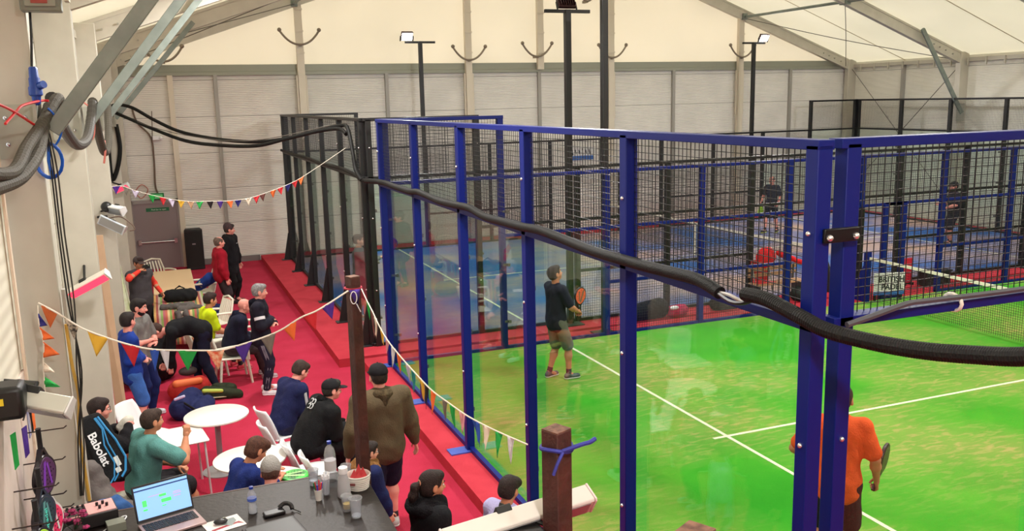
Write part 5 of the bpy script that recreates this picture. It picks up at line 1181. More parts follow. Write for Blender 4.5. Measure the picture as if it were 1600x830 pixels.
def cafe_chair(lab, x, y, face, col=None, metal_legs=True):
    """moulded shell chair, faces +X before rotation"""
    t = thing('cafe_chair', lab, 'chair', (x, y, FZ), 'white moulded cafe chairs', rz=R(face)); m = col or WHITE
    MB().grid(lambda u, v: (-.2+.42*u, (v-.5)*(.4+.05*u), .455+.012*math.sin(u*3)+.02*(2*v-1)**2-.02*u*u), 10, 8).build('seat', m, t, solid=.018, local=True)
    MB().grid(lambda u, v: (-.21-.09*u-.05*u*u+.05*(2*v-1)**2, (v-.5)*(.4-.05*u*u)*(1-.12*max(0, u-.8)*5), .455+.4*u), 12, 8).build('backrest', m, t, solid=.018, local=True)
    for sx, sy in ((1,1), (1,-1), (-1,1), (-1,-1)):
        MB().tube([(.16*sx, .16*sy, .44), (.2*sx-.02, .2*sy, 0)], [.014, .011], 8).build('leg', M('chair_leg_white', (214,214,216), .35, .2), t, local=True)
    return t
cafe_chair('white moulded chair behind the man in navy with striped sleeves', -2.2, 6.72, 20)
cafe_chair('empty white moulded chair between the middle round table and the man in the black cap', -2.22, 6.15, 10)
cafe_chair('white moulded chair nearest the large water bottle, partly behind it', -2.05, 5.4, 5)
cafe_chair('white moulded chair close behind the large bottle, right of its neighbour', -1.92, 5.0, 5)
cafe_chair('white moulded chair under the man in the teal shirt', -3.98, 5.48, 22, CREAM)
cafe_chair('white moulded chair with its rounded back showing behind the teal-shirted man', -3.78, 7.4, -40)
# low white square table and bench piece
t = thing('square_table', 'low white square table between the teal-shirted man and the round tables', 'table', (-3.42, 6.55, FZ), rz=R(8))
MB().box(-.3,.3,-.3,.3,.66,.7).build('table_top', M('table_white'), t, bevel=.02, local=True)
for sx, sy in ((1,1), (1,-1), (-1,1), (-1,-1)): MB().tube([(.25*sx,.25*sy,.66), (.27*sx,.27*sy,0)], .013, 8).build('leg', M('chair_leg_white'), t, local=True)
def garden_chair(lab, x, y, face, m=CREAM):
    t = thing('garden_chair', lab, 'chair', (x, y, FZ), 'white plastic garden chairs', rz=R(face))
    MB().grid(lambda u, v: (-.22+.46*u, (v-.5)*.46, .42-.02*u+.015*(2*v-1)**2), 8, 6).build('seat', m, t, solid=.02, local=True)
    b = MB()
    for k in range(5):
        yy = -.16+.08*k; b.tube([(-.22,yy,.42),(-.27,yy,.65),(-.33,yy*.9,.84)], .018, 6)
    b.tube([(-.22,-.23,.42),(-.28,-.24,.65),(-.34,-.2,.86),(-.35,0,.9),(-.34,.2,.86),(-.28,.24,.65),(-.22,.23,.42)], .02, 8); b.build('backrest', m, t, local=True)
    for s in (-1, 1):
        b = MB(); b.tube(smooth_path([(-.28,s*.25,.62),(-.1,s*.28,.64),(.12,s*.28,.645),(.2,s*.27,.62),(.22,s*.26,.4)], 4), .022, 8); b.build('armrest', m, t, local=True)
    for sx, sy in ((1,1), (1,-1), (-1,1), (-1,-1)): MB().tube([(.2*sx,.22*sy,.41), (.25*sx,.26*sy,0)], [.024,.018], 8).build('leg', m, t, local=True)
    return t
garden_chair('cream plastic garden chair with arms facing the striped table, nearest to it', -2.65, 13.2, 200)
garden_chair('cream plastic garden chair beside the speaker holding a blue racket bag', -2.7, 16.4, 190)
garden_chair('cream plastic garden chair under the man in the neon yellow shirt', -2.85, 11.3, 10)
garden_chair('cream plastic garden chair under the bald man in navy', -2.5, 10.75, 5)
garden_chair('cream plastic garden chair behind the crossed-arms man, empty', -2.2, 12.0, 185)
garden_chair('cream plastic garden chair beside the wall, its arm showing above the long table', -3.5, 18.3, -60)
# striped cloth table
t = thing('trestle_table', 'long trestle table behind the striped one, with a bare pale top', 'table', (-3.25, 16.3, FZ))
MB().box(-3.65,-2.85,14.9,17.6,.57,.6).build('table_top', M('pale_board', (222,190,150), .6), t)
for x_ in (-3.55,-2.95):
    for y_ in (15.0,17.5): MB().box(x_-.02,x_+.02,y_-.02,y_+.02,FZ,.57).build('leg', STEEL, t)
t = thing('trestle_table', 'table under a striped multicoloured cloth, heaped with bags', 'table', (-3.2, 13.9, FZ))
MB().box(-3.6,-2.8,13.05,14.75,.565,.595).build('table_top', M('pale_board'), t)
for x_ in (-3.5,-2.9):
    for y_ in (13.15,14.65): MB().box(x_-.02,x_+.02,y_-.02,y_+.02,FZ,.565).build('leg', STEEL, t)
m = bpy.data.materials.new('striped_cloth'); m.use_nodes = True; nt = m.node_tree; bs = nt.nodes['Principled BSDF']; bs.inputs['Roughness'].default_value = .9
tc = nt.nodes.new('ShaderNodeTexCoord'); sp = nt.nodes.new('ShaderNodeSeparateXYZ'); nt.links.new(tc.outputs['Object'], sp.inputs[0])
ad = nt.nodes.new('ShaderNodeMath'); ad.operation = 'ADD'; nt.links.new(sp.outputs['X'], ad.inputs[0]); my = nt.nodes.new('ShaderNodeMath'); my.operation = 'MULTIPLY'; my.inputs[1].default_value = 0.0; nt.links.new(sp.outputs['Y'], my.inputs[0]); nt.links.new(my.outputs[0], ad.inputs[1])
mu = nt.nodes.new('ShaderNodeMath'); mu.operation = 'MULTIPLY'; mu.inputs[1].default_value = 2.6; nt.links.new(ad.outputs[0], mu.inputs[0]); fr_ = nt.nodes.new('ShaderNodeMath'); fr_.operation = 'FRACT'; nt.links.new(mu.outputs[0], fr_.inputs[0])
cr = nt.nodes.new('ShaderNodeValToRGB'); cr.color_ramp.interpolation = 'CONSTANT'; els = cr.color_ramp.elements
cols = [(186,96,80),(206,178,130),(122,152,76),(180,96,84),(96,116,80),(200,156,96),(150,72,68),(176,160,146),(130,158,88),(172,92,104)]
els[0].color = lin(cols[0]); els[1].position = .1; els[1].color = lin(cols[1])
for k in range(2, 10): e = els.new(k*.1); e.color = lin(cols[k])
nt.links.new(fr_.outputs[0], cr.inputs[0]); nt.links.new(cr.outputs[0], bs.inputs['Base Color'])
def clothfn(u, v):
    x_ = -3.66+.92*u; y_ = 13.0+1.8*v; return (x_, y_, .6)
b = MB(); b.grid(clothfn, 20, 30)
b.grid(lambda u, v: (-3.66+.92*u, 13.0-.03*v-.015*math.sin(u*26)*v, .6-.6*v), 60, 6)
b.grid(lambda u, v: (-2.74+.03*v+.015*math.sin(u*40)*v, 13.0+1.8*u, .6-.6*v), 60, 6)
o = b.build('tablecloth', m, solid=.004); tag(o, 'striped red, green and cream cloth draped over the table by the left wall', 'tablecloth')
def blob(name, lab, cat, prims, m, h=.016, wr=.006, seed=1, parts=(), group=None, k=.05):
    base = np.mean([p[1] for p in prims], 0); base[2] = min(_bb(p)[0][2] for p in prims)
    t = thing(name, lab, cat, tuple(base), group)
    zmin = base[2]+.012
    v, f = sdf_mesh(prims, h, k, wrinkle=wr, seed=seed, planes=[((0,0,zmin), (0,0,-1.))]); v = v-base; build_mesh('body' if cat != 'clothes' else 'fabric', v, f, m, t)
    for pn, pr, pm in parts:
        v, f = sdf_mesh(pr, h*.8, .02); v = v-base; build_mesh(pn, v, f, pm, t)
    t.location.z -= .012
    return t
BK = cloth('black_bag', (28,28,30)); NV = cloth('navy_bag', (34,40,84)); GR = cloth('grey_cloth', (96,90,88)); RD = cloth('red_bag', (150,34,44))
zt = .605
blob('holdall', 'black holdall lying on the striped tablecloth', 'bag', [cone((-3.35,14.0,zt+.12),(-2.98,13.95,zt+.12),.13,.13)], BK, parts=[('handle', [cone((-3.25,14,zt+.25),(-3.17,14,zt+.3),.014,.014), cone((-3.17,14,zt+.3),(-3.08,14,zt+.25),.014,.014)], BK)])
blob('folded_jacket', 'grey jacket flung over the front of the striped table', 'clothes', [cone((-3.5,13.35,zt+.05),(-3.0,13.25,zt+.06),.06,.07), cone((-3.2,13.1,zt+.04),(-2.85,13.2,zt+.03),.06,.04), cone((-3.25,12.99,zt),(-3.2,12.95,zt-.3),.05,.05), cone((-3.1,12.99,zt),(-3.08,12.95,zt-.25),.05,.05)], GR, wr=.012)
blob('folded_jacket', 'dark folded coat behind the black holdall', 'clothes', [cone((-3.5,14.6,zt+.03),(-3.1,14.65,zt+.03),.06,.06)], cloth('dark_coat', (60,58,60)), wr=.01)
blob('cloth_bundle', 'small red cloth behind the black holdall', 'cloth', [cone((-3.05,14.4,zt+.08),(-2.92,14.45,zt+.06),.05,.04)], cloth('red_bundle', (190,60,50)), wr=.008)
blob('racket_bag', 'blue racket bag standing on the far garden chair', 'bag', [cone((-2.75,16.3,.42),(-2.5,16.1,.62),.1,.13)], cloth('blue_bag', (40,70,150)), parts=[('pocket', [ell((-2.66,16.17,.5),(.1,.05,.09))], M('bag_lime', (150,170,110), .7))])
blob('holdall', 'dark navy bag slumped on the seat beside the striped table', 'bag', [cone((-2.75,15.3,FZ+.2),(-2.45,15.2,FZ+.22),.16,.16)], NV)
# speaker
t = thing('loudspeaker', 'tall black loudspeaker standing beside the grey door', 'speaker', (-2.6, 21.9, FZ))
b = MB(); b.prism([(-2.84,21.75,FZ),(-2.36,21.75,FZ),(-2.4,22.15,FZ),(-2.8,22.15,FZ)], (0,0,1), 1.12); b.build('cabinet', M('speaker_black', (24,22,24), .6), t, bevel=.02)
MB().box(-2.81,-2.39,21.738,21.75,FZ+.08,FZ+1.06).build('grille', M('speaker_grille', (14,13,14), .7, bump=(150,.6)), t)
MB().box(-2.65,-2.56,21.73,21.738,FZ+.7,FZ+.74).build('badge', M('badge_silver', (150,150,156), .3, .7), t)
# tall banner and wood boards leaning by the left wall
t = thing('leaning_board', 'tall pale plywood board leaning against the second left column', 'board', (-4.05, 7.8, FZ))
MB().prism([(-4.09,7.7,FZ),(-3.96,7.65,FZ),(-4.06,8.0,2.75),(-4.17,8.0,2.75)], (0,1,0), .02).build('board', M('plywood', (196,162,132), .6, var=(3,(180,146,116),.6)), t)
t = thing('flag_banner', 'furled white and lime feather banner standing behind the man in the red jacket', 'banner', (-4.2, 13.2, FZ))
MB().grid(lambda u, v: (-4.25+.28*u*(1-.75*v), 13.2+.03*math.sin(u*9), FZ+.5+1.55*v), 6, 14).build('flag', M('banner_pale', (186,196,150), .7, var=(5,(222,222,214),1)), t, solid=.004)
MB().cyl((-4.26,13.2,FZ), (-4.26,13.2,FZ+2.25), .012, 8).build('pole', BLACK, t)
MB().grid(lambda u, v: (-4.25+.08*u, 13.19, FZ+1.75+.35*v), 3, 6).build('tip', M('banner_lime', (206,220,60), .6), t, solid=.004)
# black draped seat / dark crate behind the blue-shirted man
blob('black_drape', 'black cloth-covered crate behind the two standing men', 'cloth', [cone((-3.98,11.2,FZ+.3),(-3.9,11.3,FZ+.72),.3,.26), cone((-3.7,11.3,FZ+.25),(-3.7,11.4,FZ+.66),.26,.22), cone((-3.55,11.4,FZ+.2),(-3.55,11.5,FZ+.5),.2,.18)], BK, h=.025, wr=.008)
# bags on the floor by the bending man
blob('backpack', 'navy backpack with a white tag beside the bending man', 'bag', [cone((-3.35,9.2,FZ+.16),(-3.2,9.5,FZ+.2),.17,.17), cone((-3.1,9.1,FZ+.12),(-3.0,9.35,FZ+.14),.13,.13)], NV, parts=[('tag', [cone((-3.42,9.05,FZ+.36),(-3.3,9.02,FZ+.4),.022,.022)], M('tag_lilac', (200,196,230), .5)), ('strap', [cone((-3.3,9.02,FZ+.3),(-3.05,8.95,FZ+.1),.018,.018)], BK)])
blob('holdall', 'red and orange sports bag under the bending man', 'bag', [cone((-3.35,10.1,FZ+.17),(-3.05,10.2,FZ+.17),.17,.16)], cloth('red_sports_bag', (176,44,40)), parts=[('flap', [cone((-3.38,10.0,FZ+.3),(-3.05,10.05,FZ+.3),.06,.05)], M('flap_orange', (222,110,60), .7)), ('dark_top', [ell((-3.2,10.3,FZ+.4),(.14,.1,.07))], cloth('dark_top', (70,60,60)))])
blob('racket_bag', 'black and lime racket bag lying on the floor under the neon-shirted man', 'bag', [cone((-2.95,10.0,FZ+.09),(-2.5,9.85,FZ+.07),.12,.07), cone((-2.8,10.2,FZ+.08),(-2.6,10.1,FZ+.08),.1,.1)], cloth('green_black', (44,50,34)), parts=[('trim', [cone((-3.0,9.92,FZ+.16),(-2.75,9.85,FZ+.15),.035,.03)], M('lime_trim', (176,196,80), .6)), ('piping', [cone((-2.9,9.85,FZ+.06),(-2.45,9.82,FZ+.05),.012,.012)], M('piping_pale', (200,210,170), .6))])
blob('shoe_bag', 'black crumpled shoe bag beside the lime racket bag', 'bag', [cone((-3.1,10.05,FZ+.08),(-2.95,9.9,FZ+.07),.09,.08)], BK)
blob('sports_shoes', 'pair of white and pink sports shoes on the floor by the square table', 'shoes', [cone((-3.85,7.75,FZ+.05),(-3.65,7.65,FZ+.05),.05,.045), cone((-3.6,7.95,FZ+.05),(-3.4,7.85,FZ+.05),.05,.045)], M('shoe_white', (226,216,224), .5, var=(14,(200,110,130),.6)), h=.01, wr=.001, k=.01)
# heap of clothes at the column
blob('clothes_pile', 'heap of grey coats piled by the left column behind the counter', 'clothes', [cone((-4.2,4.8,.98),(-4.12,4.8,.6),.09,.15), cone((-4.12,4.7,.7),(-3.85,4.75,.5),.11,.08), cone((-3.95,4.8,.5),(-3.45,4.8,.36),.11,.06), cone((-4.1,4.75,.5),(-4.0,4.75,FZ+.1),.16,.2)], cloth('taupe_coats', (104,96,94)), h=.02, wr=.012)
blob('clothes_pile', 'blue denim garment thrown on the coats behind the audio mixer', 'clothes', [cone((-4.2,4.3,.72),(-4.0,4.35,.74),.11,.12), cone((-4.0,4.35,.72),(-3.84,4.35,.6),.11,.1)], cloth('denim', (50,86,140)), h=.016, wr=.012)
blob('dark_bench', 'dark bench under the heap of coats', 'bench', [cone((-4.0,4.6,.1),(-3.3,4.7,.1),.22,.22)], cloth('dark_brown_cover', (56,46,48)), h=.025, wr=.004)
# Babolat bag
t = thing('racket_bag', 'black racket bag with blue piping and white lettering leaning by the man in glasses', 'bag', (-3.95, 5.4, FZ))
c0 = Vector((-4.22,5.4,1.27)); c1 = Vector((-3.97,5.25,.6)); A_ = (c1-c0).normalized(); fn = Vector((.35,-.8,.48)); fn = (fn-A_*fn.dot(A_)).normalized(); Sd = A_.cross(fn)
TS = Sd*(1 if Sd.x < 0 else -1)
prof = [(-.02,-.1),(-.03,.02),(.0,.1),(.12,.14),(.45,.17),(.66,.13),(.7,0),(.66,-.13),(.4,-.15),(.12,-.14)]
MB().prism([c0+A_*u+Sd*v-fn*.12 for u, v in prof], fn, .2).build('body', cloth('bag_black', (24,24,26)), t, bevel=.03)
for off, w in ((.06,.012),(-.02,.008),(-.06,.008)):
    b = MB(); b.tube([c0+A_*u-TS*(v+off*(1 if u > .2 else .3))+fn*.083 for u, v in ((.02,.04),(.15,.06),(.3,.05),(.5,.06),(.62,.0),(.66,-.06))], w, 6); b.build('piping', M('piping_blue', (50,140,200), .5), t)
text_mesh('Babolat', .115, M('bag_white', (226,226,230), .5), t, c0+A_*.31+TS*.072+fn*.084, A_, fn.cross(A_), bold=True)
b = MB(); b.obox(c0+A_*.5-TS*.03+fn*.087, (A_, Sd, fn), (.1,.045,.006)); b.obox(c0+A_*.58+TS*.0+fn*.087, (A_, Sd, fn), (.05,.05,.006)); b.build('patch', M('patch_pale', (200,204,200), .6), t)
# far court side kit
blob('holdall', 'large black kit bag on the red strip between the courts', 'bag', [cone((5.0,10.75,.17),(5.55,10.8,.2),.17,.2)], BK)
blob('holdall', 'pink and red kit bag beside the large black one on the red strip', 'bag', [cone((5.8,10.7,.12),(6.05,10.75,.12),.12,.12)], cloth('pink_bag', (190,40,90)), parts=[('white_panel', [ell((5.78,10.6,.22),(.1,.05,.04))], WHITE)])
blob('holdall', 'black bag farther along the red strip, before the bench', 'bag', [cone((6.9,10.8,.14),(7.3,10.8,.15),.15,.16)], BK)
blob('holdall', 'dark green bag by the doorway of the green court', 'bag', [cone((8.9,10.75,.15),(9.5,10.8,.14),.17,.15)], cloth('dark_green_bag', (44,52,48)))
t = thing('court_bench', 'light wooden bench on the red strip between the courts', 'bench', (8.3,10.8,0))
for k in range(3): MB().box(7.75,9.0,10.65+.1*k,10.73+.1*k,.42,.45).build('seat_slat', M('bench_wood', (170,130,96), .6), t)
for k in range(2): MB().box(7.75,9.0,10.95,10.97,.55+.12*k,.62+.12*k).build('back_slat', M('bench_wood'), t)
for x_ in (7.85,8.9): MB().box(x_-.02,x_+.02,10.66,10.96,0,.42).box(x_-.02,x_+.02,10.94,10.97,0,.75).build('leg', M('bench_frame', (60,60,60), .5), t)
t = thing('folding_chair', 'red folding chair with a red jacket on the strip between the courts', 'chair', (8.1,11.05,0))
blob_r = cloth('bright_red', (214,36,44))
v, f = sdf_mesh([ell((-.1,-.35,1.0),(.24,.08,.22)), cone((.25,-.3,1.05),(.85,-.3,.8),.06,.05)], .016, .03, wrinkle=.008); build_mesh('jacket', v, f, blob_r, t)
MB().box(7.85,8.3,10.72,11.0,.42,.46).box(7.85,8.3,10.98,11.0,.46,.9).build('seat', M('chair_red', (190,40,50), .5), t)
for x_ in (7.87,8.28): MB().tube([(x_,10.74,0),(x_,10.98,.85)], .012, 6).build('leg', STEEL, t)
t = thing('kit_box', 'black box on the red strip beyond the British padel board', 'box', (12.3,10.7,0))
MB().box(12.2,12.9,10.5,10.8,0,.3).build('body', M('kit_black', (24,26,28), .5), t, bevel=.02); MB().box(12.18,12.92,10.48,10.82,.3,.33).build('lid', M('kit_black'), t)
t = thing('red_barrier', 'small red panel standing right of the padel board', 'panel', (11.9,10.9,0))
MB().box(11.85,12.15,10.88,10.92,.05,.6).build('panel', M('panel_red', (200,30,60), .5), t); MB().box(11.87,11.92,10.8,11.0,0,.06).box(12.08,12.13,10.8,11.0,0,.06).build('foot', BLACK, t)
def ball(x_, y_, z_=.045, lab='yellow ball'):
    o = MB().ball((x_, y_, z_), .034, 12, 8).build('padel_ball', M('ball_yellow', (206,230,50), .8)); return tag(o, lab, 'ball')
ball(15.6, 12.6, .046, 'yellow ball lying on the far blue court near the rear player')
# ================= FIGURES =================
navyp = (30,32,54)
# players
I = person('man in dark t-shirt and grey shorts on the green court, looking up', 2.1, 8.1, 8, 1.8, .012, hands=((.3,-.13,1.03),(.33,.02,1.05)), elbow=((-.5,-1,-.6),(-.5,1,-.6)), feet=((.14,-.12,.08),(-.06,.12,.08)), head=(-16,0), skin='tan', hair=('short',(40,30,26)), top=('tee',(38,40,54)), bottom=('shorts',(112,112,104)), shoes=((56,78,76),(210,214,210)), grip=(.8,.8))
hp = I['hand'][1][0]; wp = w_(I, hp)
racket('orange and grey padel racket held upright by the green-court player in the dark t-shirt', wp-Vector((0,0,.09)), (.14,.02,1), (.5,-1,.1), M('rk_orange', (232,96,70), .4), M('rk_dark'), accent=M('rk_grey2', (90,90,84), .4))
I = person('man in an orange t-shirt seen from behind, half hidden by the blue corner posts', 1.86, 1.74, 50, 1.84, .012, hands=((.14,-.31,.9),(.2,.24,1.02)), elbow=((-1,-.5,0),(-.7,1,-.3)), feet=((.0,-.14,.08),(.05,.14,.08)), head=(5,-8), skin='tan', hair=('short',(36,34,30)), top=('tee',(240,96,44)), bottom=('shorts',(36,36,38)), shoes=((200,200,200),(220,220,220)), grip=(.9,.4), build=1.0)
wp = w_(I, I['hand'][0][0])
racket('dark racket held edge-on by the man in the orange t-shirt', wp-Vector((.02,.01,.04)), (.5,.25,.5), (.5,-.8,-.1), M('rk_grey'), M('rk_dark'))
t = I['t']
I = person('bald man in a navy t-shirt walking on the far blue court', 14.3, 18.6, -155, 1.78, .012, hands=((.1,-.3,.95),(.2,.3,.95)), feet=((.25,-.08,.1),(-.2,.1,.08)), head=(10,0), skin='pink', hair=('thinning',(120,100,90)), top=('tee',(44,48,66)), bottom=('shorts',(32,34,44)), shoes=((40,40,44),(200,210,90)), res=1.5, grip=(.8,.4))
wp = w_(I, I['hand'][0][0]); racket('lime racket hanging from the hand of the bald far player', wp+Vector((0,0,.08)), (.05,.1,-1), (.3,-1,0), M('rk_lime'), M('rk_lime'))
I = person('player in black with a cap on the far blue court, seen from behind', 17.0, 14.2, 150, 1.8, .012, hands=((.35,-.1,1.15),(.3,.25,1.05)), feet=((.0,-.14,.08),(.05,.14,.08)), head=(10,10), skin='pink', hair=('short',(40,34,32)), top=('tee',(34,34,46)), bottom=('shorts',(34,34,48)), shoes=((36,36,40),(220,220,220)), extras=(('cap',(30,30,36)),), res=1.5, grip=(.8,.6), build=1.1)
I = person('player in grey on the blue court behind the black-framed glass, raising a racket', .17, 13.2, -20, 1.76, .012, hands=((.42,-.1,1.28),(.2,.25,1.0)), feet=((.1,-.14,.08),(-.1,.14,.08)), head=(0,0), skin='fair', hair=('short',(50,40,36)), top=('long',(120,118,118)), bottom=('shorts',(80,70,72)), shoes=((200,200,200),(220,220,220)), res=1.4, grip=(.9,.4))
wp = w_(I, I['hand'][0][0]); racket('red and blue padel racket raised by the grey player behind the black fence post', wp-Vector((.02,0,.02)), (.5,-.2,.8), (.4,-1,.2), M('rk_redblue', (200,40,60), .4, var=(10,(60,60,180),1)), M('rk_blue', (60,60,170), .4))
# spectators standing
I = person('man in a red-sleeved grey vest by the left wall filming with raised hands', -3.85, 13.75, -60, 1.74, hands=((.2,-.1,1.5),(.12,.34,1.0)), elbow=((0,-1,-.5),(-1,.5,-.2)), head=(6,0), skin='tan', hair=('short',(50,30,26)), top=('vest',(72,68,72),(222,56,40)), bottom=('trousers',(40,32,36)), shoes=((60,60,60),(200,200,200)), extras=(('cap',(70,60,60)),), grip=(.7,.3))
wp = w_(I, I['hand'][0][0]); b = MB(); Xp = w_dir(I, (0,1,0)); b.obox(wp+Vector((0,0,.05))+w_dir(I, (.03,.06,0)), (Xp, w_dir(I, (1,0,0)), Zu), (.15,.01,.075)); ph = b.build('camera_phone', BLACK); tag(ph, 'dark phone held up by the man in the red-sleeved vest', 'phone')
MB().obox(wp+Vector((0,0,.07))+w_dir(I, (.037,.1,0)), (Xp, w_dir(I, (1,0,0)), Zu), (.02,.004,.02)).build('lens', CHROME, ph)
I = person('balding man in a red fleece and dark shorts standing before the speaker', -2.3, 15.6, 10, 1.74, hands=((.05,-.26,.86),(.08,.26,.88)), head=(0,5), skin='pink', hair=('thinning',(110,90,80)), top=('jacket',(162,24,44)), bottom=('shorts',(60,50,52)), shoes=((70,40,44),(60,40,40)), build=1.12)
b = MB(); 
I = person('man in a long black coat and beanie standing behind the red-fleeced man', -2.0, 16.9, -30, 1.84, hands=((.0,-.34,.82),(.05,.3,.85)), head=(5,30), skin='pink', hair=('short',(60,50,46)), top=('coat',(26,24,28)), bottom=('leggings',(26,24,26)), shoes=((40,28,34),(60,40,40)), extras=(('beanie',(74,58,62)),('chestlogo',)))
I = person('man in a royal blue long-sleeved top and blue shorts standing with his back half turned', -3.93, 8.75, 15, 1.76, hands=((.16,-.05,1.1),(.2,.05,1.06)), hdirs=((-.2,1,.05),(-.2,-1,.1)), elbow=((-1,-.6,-.2),(-.3,1,-.4)), feet=((-.02,-.11,.08),(.05,.11,.08)), head=(4,35), skin='pink', hair=('short',(38,28,28)), top=('long',(30,60,150)), bottom=('shorts',(64,110,190)), shoes=((226,228,236),(230,230,240)))
I = person('bearded man in a grey t-shirt with folded arms behind the man in blue', -3.82, 9.55, -30, 1.78, hands=((.18,-.03,1.14),(.22,.05,1.09)), hdirs=((-.2,1,.05),(-.2,-1,.1)), elbow=((-.4,-1,-.7),(-.4,1,-.7)), head=(10,15), skin='pink', hair=('short',(36,28,28)), top=('tee',(122,120,118)), bottom=('trousers',(26,34,84)), shoes=((226,228,236),(230,230,240)), extras=(('beard',),))
I = person('man in black bending double over the bags on the floor', -2.92, 10.5, 178, 1.82, pelvis=(0,0,.93), lean=78, curve=100, hands=((.62,-.14,.36),(.5,.12,.42)), elbow=((.4,-1,-.1),(.4,1,-.1)), feet=((.12,-.12,.08),(-.12,.12,.08)), head=(68,0), skin='pink', hair=('short',(70,44,36)), top=('long',(24,24,28)), bottom=('trousers',(28,30,52)), shoes=((150,190,170),(220,220,210)), grip=(.6,.6), build=1.1)
I = person('grey-haired man in a dark striped tracksuit standing with crossed arms', -2.1, 9.9, -12, 1.76, hands=((.18,-.03,1.16),(.22,.05,1.1)), hdirs=((-.2,1,.05),(-.2,-1,.1)), elbow=((-.4,-1,-.7),(-.4,1,-.7)), feet=((.04,-.14,.08),(.0,.14,.08)), head=(4,10), skin='pink', hair=('short',(150,146,148)), top=('hoodie',(32,30,44)), bottom=('trousers',(36,34,54)), shoes=((232,230,238),(240,236,240)), extras=(('armband',(220,220,228),(0,),(.48,.64)),('legstripe',(150,148,160))))
I = person('broad man in an olive hoodie, dark shorts and black cap walking away', -1.46, 4.62, 96, 1.84, hands=((.06,-.36,.86),(.02,.34,.88)), feet=((.1,-.12,.08),(-.14,.12,.08)), head=(8,0), skin='pink', hair=('short',(50,40,36)), top=('hoodie',(92,78,58)), bottom=('shorts',(26,24,46)), shoes=((200,200,200),(220,220,220)), extras=(('cap',(26,24,28)),), build=1.22)
# seated
SE = dict(seated=True)
def sit(label, x, y, face, seat=.47, **k):
    k.setdefault('feet', ((.5,-.14,.08),(.48,.14,.08))); k.setdefault('hands', ((.36,-.12,.66),(.36,.12,.66)))
    return person(label, x, y, face, pelvis=(0,0,seat+.11), seated=True, **k)
I = sit('man in a neon yellow shirt sitting on a garden chair', -2.85, 11.35, 15, lean=8, head=(10,5), skin='tan', hair=('short',(52,34,30)), top=('tee',(212,232,30)), bottom=('shorts',(180,170,170)), shoes=((200,60,80),(220,120,130)))
I = sit('bald man in a navy hooded jacket sitting sideways on a garden chair', -2.5, 10.8, 0, lean=22, head=(14,0), skin='pink', hair=('bald',(80,60,50)), top=('hoodie',(30,32,52)), bottom=('trousers',(66,54,58)), shoes=((170,150,156),(220,210,214)), build=1.15, hands=((.4,-.08,.62),(.4,.08,.62)))
I = sit('man in a navy tracksuit top with pale sleeve stripes sitting with his head bowed', -2.22, 6.74, 25, lean=24, head=(34,0), skin='pink', hair=('short',(62,46,40)), top=('jacket',(32,36,78)), bottom=('trousers',(34,34,60)), shoes=((60,60,66),(220,220,220)), extras=(('armstripe',(190,190,196),(0,),.02),), hands=((.45,-.05,.62),(.45,.08,.62)))
I = sit('stocky man in a black hoodie and black cap leaning forward on a chair', -2.06, 5.95, 12, lean=34, head=(8,0), skin='pink', hair=('short',(46,38,34)), top=('hoodie',(24,24,26)), bottom=('trousers',(24,22,26)), shoes=((60,60,66),(220,220,220)), extras=(('cap',(24,22,26)),('backlogo',)), build=1.25, hands=((.55,-.06,.72),(.52,.12,.7)))
I = sit('man in glasses and a black jacket seated by the left wall, holding a white towel', -4.26, 6.15, 12, lean=6, head=(6,-8), skin='pink', hair=('short',(44,28,26)), top=('jacket',(26,24,28)), bottom=('trousers',(28,26,30)), shoes=((60,60,66),(220,220,220)), extras=(('glasses',),), hands=((.36,-.02,1.02),(.32,.14,.98)), grip=(.7,.7), elbow=((-.3,-1,-1),(-.3,1,-1)))
wp = w_(I, I['hand'][0][0]); blob('towel', 'small white towel in the hands of the seated man in glasses', 'towel', [cone(tuple(wp+Vector((0,0,.03))), tuple(wp+Vector((-.07,-.02,-.14))), .045, .055), cone(tuple(wp+Vector((-.03,0,0))), tuple(wp+Vector((-.1,0,-.05))), .05, .04)], cloth('towel_white', (222,218,206)), h=.01, wr=.006)
I = sit('burly man in a teal t-shirt sitting with one forearm raised', -3.8, 5.5, 22, lean=14, head=(4,4), skin='tan', hair=('short',(64,46,38)), top=('tee',(92,146,142)), bottom=('shorts',(40,36,40)), shoes=((60,60,66),(220,220,220)), build=1.28, hands=((.42,-.2,1.06),(.4,.05,.68)), elbow=((.2,-.9,-1),(-.3,1,-1)), grip=(.9,.6), hdirs=((.25,.1,1),None))
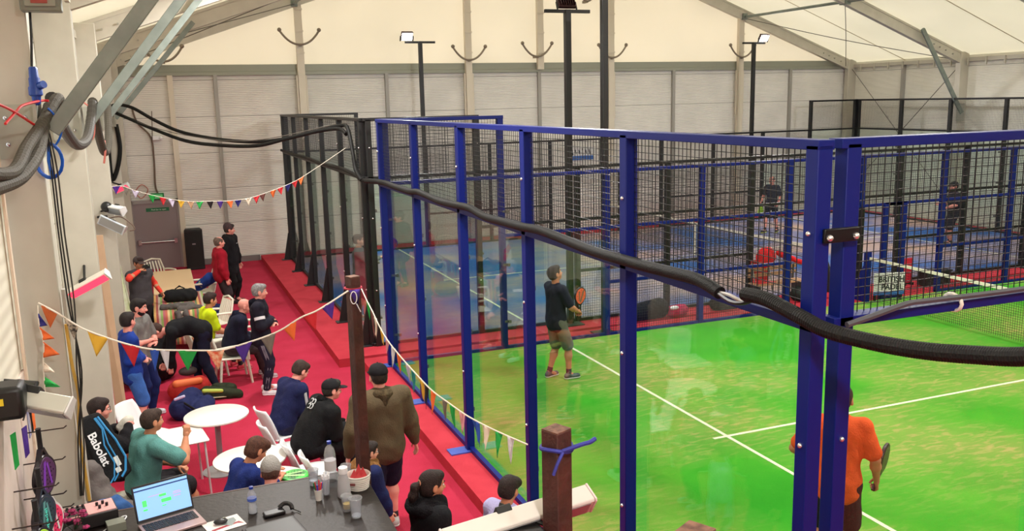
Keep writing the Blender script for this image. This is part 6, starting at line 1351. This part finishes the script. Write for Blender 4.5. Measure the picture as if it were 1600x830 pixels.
I = sit('man in a navy long-sleeved top with brown mop hair bending over the nearest round table', -2.98, 4.45, 22, seat=.42, lean=22, head=(32,0), skin='tan', hair=('mop',(92,56,42)), top=('long',(28,44,108)), bottom=('trousers',(50,50,54)), shoes=((60,60,66),(220,220,220)), hands=((.42,-.1,.8),(.44,.08,.82)))
I = sit('person in a light grey beanie, only the hat showing above the counter', -2.72, 3.75, 75, seat=.38, lean=24, head=(26,0), skin='pink', hair=('short',(90,60,50)), top=('jacket',(150,40,44)), bottom=('trousers',(50,50,54)), shoes=((60,60,66),(220,220,220)), extras=(('beanie',(150,146,142)),), hands=((.3,-.16,.75),(.3,.18,.75)))
# women and child near the counter
I = person('child in glasses wearing a navy coat with a brown fur hood, standing at the counter', -1.8, 3.8, 12, 1.36, hands=((.2,-.22,.72),(.1,.2,.7)), head=(10,0), skin='fair', hair=('long',(44,30,28)), top=('coat',(30,38,84),(150,104,60)), bottom=('trousers',(30,30,40)), shoes=((200,200,200),(220,220,220)), extras=(('glasses',),))
I = person('woman with a dark ponytail in a black coat looking towards the court', -1.62, 2.35, 8, 1.62, hands=((.05,-.27,.8),(.05,.27,.8)), head=(6,-2), skin='tan', hair=('ponytail',(46,30,28)), top=('coat',(24,24,28),(30,28,32)), bottom=('trousers',(28,28,32)), shoes=((60,60,66),(220,220,220)))
I = person('dark-haired person in a lilac top, only the head showing above the white heater', -1.02, 2.25, 30, 1.5, hands=((.05,-.27,.8),(.05,.27,.8)), head=(20,0), skin='tan', hair=('mop',(44,30,28)), top=('tee',(186,180,226)), bottom=('trousers',(40,40,60)), shoes=((60,60,66),(220,220,220)))
# racket and bottle on the table
racket('bright green and black racket lying on the nearest round table', (-2.68,4.72,FZ+.765), (.9,-.12,0), (0,0,1), M('rk_green', (70,200,70), .35, var=(9,(30,60,34),1)), M('rk_greenrim', (60,190,70), .35), grip=(90,220,120), accent=M('rk_lightgreen', (180,240,150), .4))
t = thing('racket_cover', 'dark red and black racket stacked under the green one', 'racket', (-2.4,4.62,FZ+.74))
MB().lathe([(.12,0),(.135,.008),(.13,.016),(0,.018)], (-2.4,4.62,FZ+.742), 28).build('face', M('rk_maroon', (130,40,44), .4), t)
